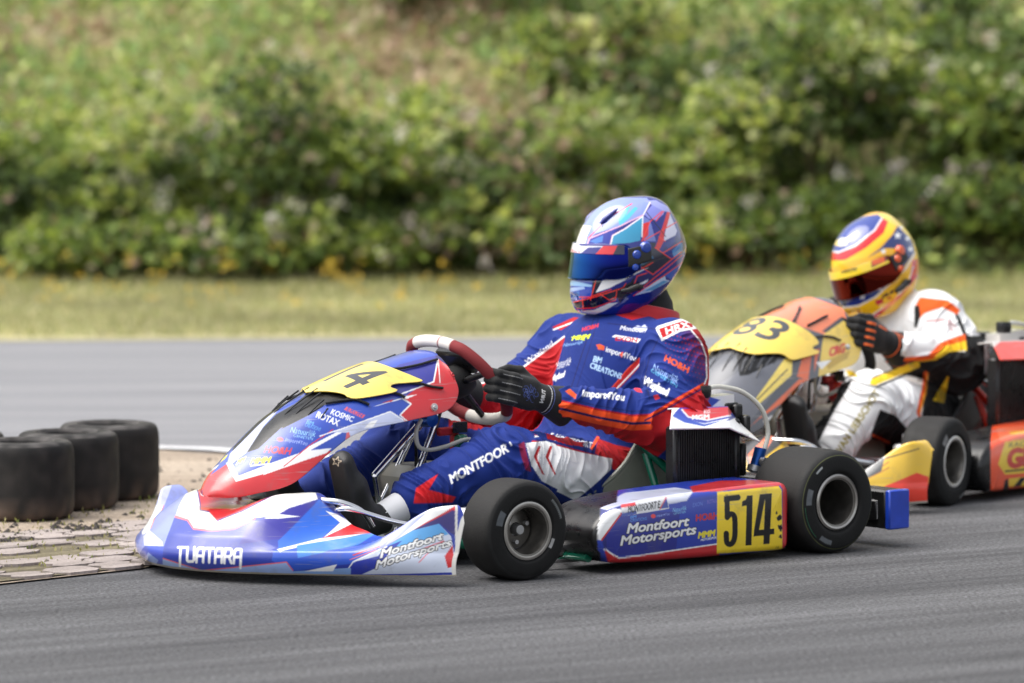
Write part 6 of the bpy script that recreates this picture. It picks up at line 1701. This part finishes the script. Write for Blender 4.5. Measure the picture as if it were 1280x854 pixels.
BU = [(-2.50, 27.05, .70, .5, .72, 3800, 'low dark green bush at the far left end of the bank', .0, 10, .03),
      (-1.80, 26.85, .55, .5, .84, 4000, 'bramble bush with pale blossom above the nearest tyre', .25, 18, .05),
      (-1.10, 26.80, .60, .5, 1.02, 4800, 'tall round bramble bush with pale blossom, behind the rear tyre and the kerb', .2, 24, .05),
      (-.42, 26.90, .50, .45, .74, 3300, 'yellow-green bramble bush above the front panel of kart 514', .4, 18, .06),
      (.18, 26.85, .50, .42, .68, 3000, 'loose bramble bush with brown stems just left of the blue helmet', .1, 20, .22),
      (.78, 27.10, .55, .5, .92, 4200, 'bright yellow-green bush directly behind the blue helmet', .6, 10, .03),
      (1.36, 27.30, .52, .5, 1.30, 4800, 'tall dark leafy bush between the two helmets', .1, 12, .04),
      (2.02, 27.35, .58, .5, 1.46, 5600, 'tall leafy bush behind the yellow helmet', .25, 12, .04),
      (2.72, 27.15, .58, .5, 1.20, 4800, 'leafy green bush at the far right end of the bank', .3, 10, .04),
      (.55, 28.3, .50, .4, .55, 2400, 'small pale green bush higher up the bank above the blue helmet', .8, 4, .12),
      (-.30, 28.7, .45, .4, .40, 1700, 'small light green bush highest on the bank, left of centre', .9, 3, .15)]
for b_ in BU: make_bush(*b_)

# dry grass on the verge
n = 140000
P = np.c_[RNG.uniform(-5.6, 5.6, n), 22.1 + RNG.random(n) * 4.9, np.zeros(n)]
P = P[P[:, 1] > np.interp(P[:, 0], [a for a, _ in far_edge], [b for _, b in far_edge]) + .03 + RNG.random(n) * .12]; n = len(P)
pn = vnoise(P, 1.1, 4.); back = np.clip((P[:, 1] - 24.5) / 1.3, 0, 1)
gc = np.array([hx('c8c292'), hx('b8b682'), hx('d2cca4'), hx('a2a672'), hx('acb27e')]); gb = np.array([hx('a8ac68'), hx('929a5a'), hx('b8b07e')])
cols = gc[RNG.integers(0, 5, n)]; sel = RNG.random(n) < back * .55 + .12 * (pn > .1); cols[sel] = gb[RNG.integers(0, 3, sel.sum())]
cols = cols * RNG.uniform(.6, 1.1, (n, 1)) * (1 + .45 * pn[:, None])
d = unit(n) * .5 + [0, 0, 1.]
P[:, 2] = .003
scatter('dry_grass', P, d, unit(n), RNG.uniform(.02, .06, n) + back * RNG.random(n) ** 3 * .07, RNG.uniform(.0025, .006, n), cols, M_grassb)
# scattered yellow ragwort heads
Q = []
for k in range(95):
    x = RNG.choice([RNG.uniform(-2.7, -.3), RNG.uniform(-2.7, 2.7)]); y = RNG.uniform(23.8, 25.9); h = RNG.uniform(.06, .34) * (.4 + .6 * (y - 24.2) / 2.4)
    m_ = RNG.integers(4, 10); Q.append(np.c_[RNG.normal(x, .016, m_), RNG.normal(y, .02, m_), RNG.normal(h, .010, m_)])
Q = np.concatenate(Q); scatter('wildflowers', Q, unit(len(Q)), unit(len(Q)) + [0, -.3, .8], RNG.uniform(.012, .022, len(Q)), RNG.uniform(.006, .010, len(Q)), np.tile(hx('e6c24a'), (len(Q), 1)) * RNG.uniform(.8, 1.1, (len(Q), 1)), M_petal)
# small stones, rubber crumbs and weeds on the island
n = 1500; P = np.c_[RNG.uniform(-1.9, -.45, n), RNG.uniform(13.4, 15.6, n), np.full(n, .008)]
from_edge = (P[:, 0] < -.55) & (P[:, 1] > 13.62 + (P[:, 0] + 1.33) * 1.05 + .05); P = P[from_edge]; n = len(P)
scatter('weeds', P, unit(n) * .6 + [0, 0, 1], unit(n), RNG.uniform(.006, .02, n), RNG.uniform(.0015, .004, n), np.array([hx('8a8a4a'), hx('a09a68'), hx('6f7a3c')])[RNG.integers(0, 3, n)], M_grassb)
st = MB()
for k in range(1500):
    x, y = RNG.uniform(-1.9, -.5), RNG.uniform(14.1, 16.9); r = RNG.uniform(.004, .012)
    if k > 380: a = RNG.uniform(-.35, 1.0); x, y = -1.22 + a * .62 + RNG.normal() * .05, 14.62 + a * .62 + RNG.normal() * .09; r = RNG.uniform(.005, .015)
    a = np.array([[1, 0, 0], [0, 1, 0], [-1, 0, 0], [0, -1, 0], [0, 0, .8], [0, 0, -.4]]) * r * RNG.uniform(.6, 1.2, (6, 3)) + [x, y, .006]
    st.add(a, [(0, 1, 4), (1, 2, 4), (2, 3, 4), (3, 0, 4), (1, 0, 5), (2, 1, 5), (3, 2, 5), (0, 3, 5)])
so = st.build('gravel', mat('track_crumbs', hx('3a3532'), rough=.9, var=.5, vscale=40), None, False); so['kind'] = 'stuff'

# old slick tyres lying on the island
def lying_tyre(x, y, label, rz):
    e = empty('tyre', (x, y, .006), rz); tag(e, label, 'tyre', 'old slick tyres marking the corner')
    mb = MB(); pr = np.array(tyre_profile(.149, .222, .075)); pr[:, 1] += .111
    mb.lathe(smooth_path(pr, 5, closed=True), axis=(0, 0, 1), n=96); V = np.concatenate(mb.V); F = np.array(mb.F); V, F = subdiv(V, F, 1)
    r = np.linalg.norm(V[:, :2], axis=1); a = np.arctan2(V[:, 1], V[:, 0])
    col = np.full((len(V), 3), .012)
    nn = np.array([mnoise.noise(Vector((math.cos(t) * 4 + x, math.sin(t) * 4, z * 26))) for t, z in zip(a, V[:, 2])]); n3 = np.array([mnoise.noise(Vector((p[0] * 30, p[1] * 30 + x * 9, p[2] * 12))) for p in V])
    w = np.clip(.35 + .9 * nn, 0, 1)[:, None] * .4; col = col * (1 - w) + np.array(hx('3c3836')) * w
    dust = (np.clip(1 - V[:, 2] / .075, 0, 1) * (.5 + .9 * n3)).clip(0, 1)[:, None] * .75      # splashed soil round the foot
    col = col * (1 - dust) + np.array(hx('6e5c50')) * dust
    top = ((V[:, 2] > .212) * np.clip(.5 + n3, 0, 1))[:, None] * .5; col = col * (1 - top) + np.array(hx('6a6664')) * top
    link_mesh('casing', V, F, M_tyrep, e, True, col)
    bd = MB(); bd.lathe([(.074, .02), (.079, .02), (.079, .04), (.074, .04)], axis=(0, 0, 1), n=48); bd.lathe([(.074, .18), (.079, .18), (.079, .2), (.074, .2)], axis=(0, 0, 1), n=48); bd.build('bead', M_rubber, e)
    return e
lying_tyre(-1.404, 15.07, 'scuffed black slick tyre lying flat, nearest to the pavers', .3)
lying_tyre(-1.297, 15.355, 'black slick tyre lying flat in the middle of the row of tyres', 1.3)
lying_tyre(-1.199, 15.64, 'black slick tyre lying flat at the right rear end of the row', 2.2)
lying_tyre(-1.63, 15.36, 'black slick tyre lying flat, mostly hidden behind the nearest one', 4.)

# ------------------------------------------------------------------ light, air, camera
W_ = bpy.data.worlds.new('World'); SC.world = W_; W_.use_nodes = True; nt = W_.node_tree
bg = nt.nodes['Background']; sk = nt.nodes.new('ShaderNodeTexSky'); sk.sky_type = 'NISHITA'; sk.sun_disc = False
SUN_EL, SUN_AZ = rad(62), rad(262)      # azimuth clockwise from +y
sk.sun_elevation = SUN_EL; sk.sun_rotation = SUN_AZ; sk.dust_density = 4.0; sk.air_density = 1.0; sk.ozone_density = .6
hs = nt.nodes.new('ShaderNodeHueSaturation'); hs.inputs['Saturation'].default_value = .30      # milky overcast
nt.links.new(sk.outputs[0], hs.inputs['Color']); nt.links.new(hs.outputs[0], bg.inputs['Color']); bg.inputs['Strength'].default_value = .14
sl = bpy.data.lights.new('sun', 'SUN'); sl.energy = 1.5; sl.angle = rad(60); sl.color = (1, .96, .9)
so = bpy.data.objects.new('sun', sl); COL.objects.link(so)
sd = Vector((math.sin(SUN_AZ) * math.cos(SUN_EL), math.cos(SUN_AZ) * math.cos(SUN_EL), math.sin(SUN_EL)))
so.rotation_euler = (-sd).to_track_quat('-Z', 'Y').to_euler(); so.location = sd * 30
cam = bpy.data.cameras.new('camera'); co = bpy.data.objects.new('camera', cam); COL.objects.link(co)
co.location = (0, 0, CAM_H); co.rotation_euler = (PI / 2 - CAM_PITCH, 0, 0)
cam.sensor_width = 36; cam.lens = 36 * CAM_F; cam.clip_start = .5; cam.clip_end = 1000
cam.dof.use_dof = True; cam.dof.focus_distance = 13.75; cam.dof.aperture_fstop = 2.9
SC.camera = co
SC.view_settings.view_transform = 'Standard'; SC.view_settings.look = 'None'; SC.view_settings.exposure = EXPOSURE; SC.view_settings.gamma = 1
SC.cycles.use_denoising = True; SC.cycles.max_bounces = 6; SC.cycles.transparent_max_bounces = 6; SC.cycles.sample_clamp_indirect = 8
SC.cycles.use_adaptive_sampling = True
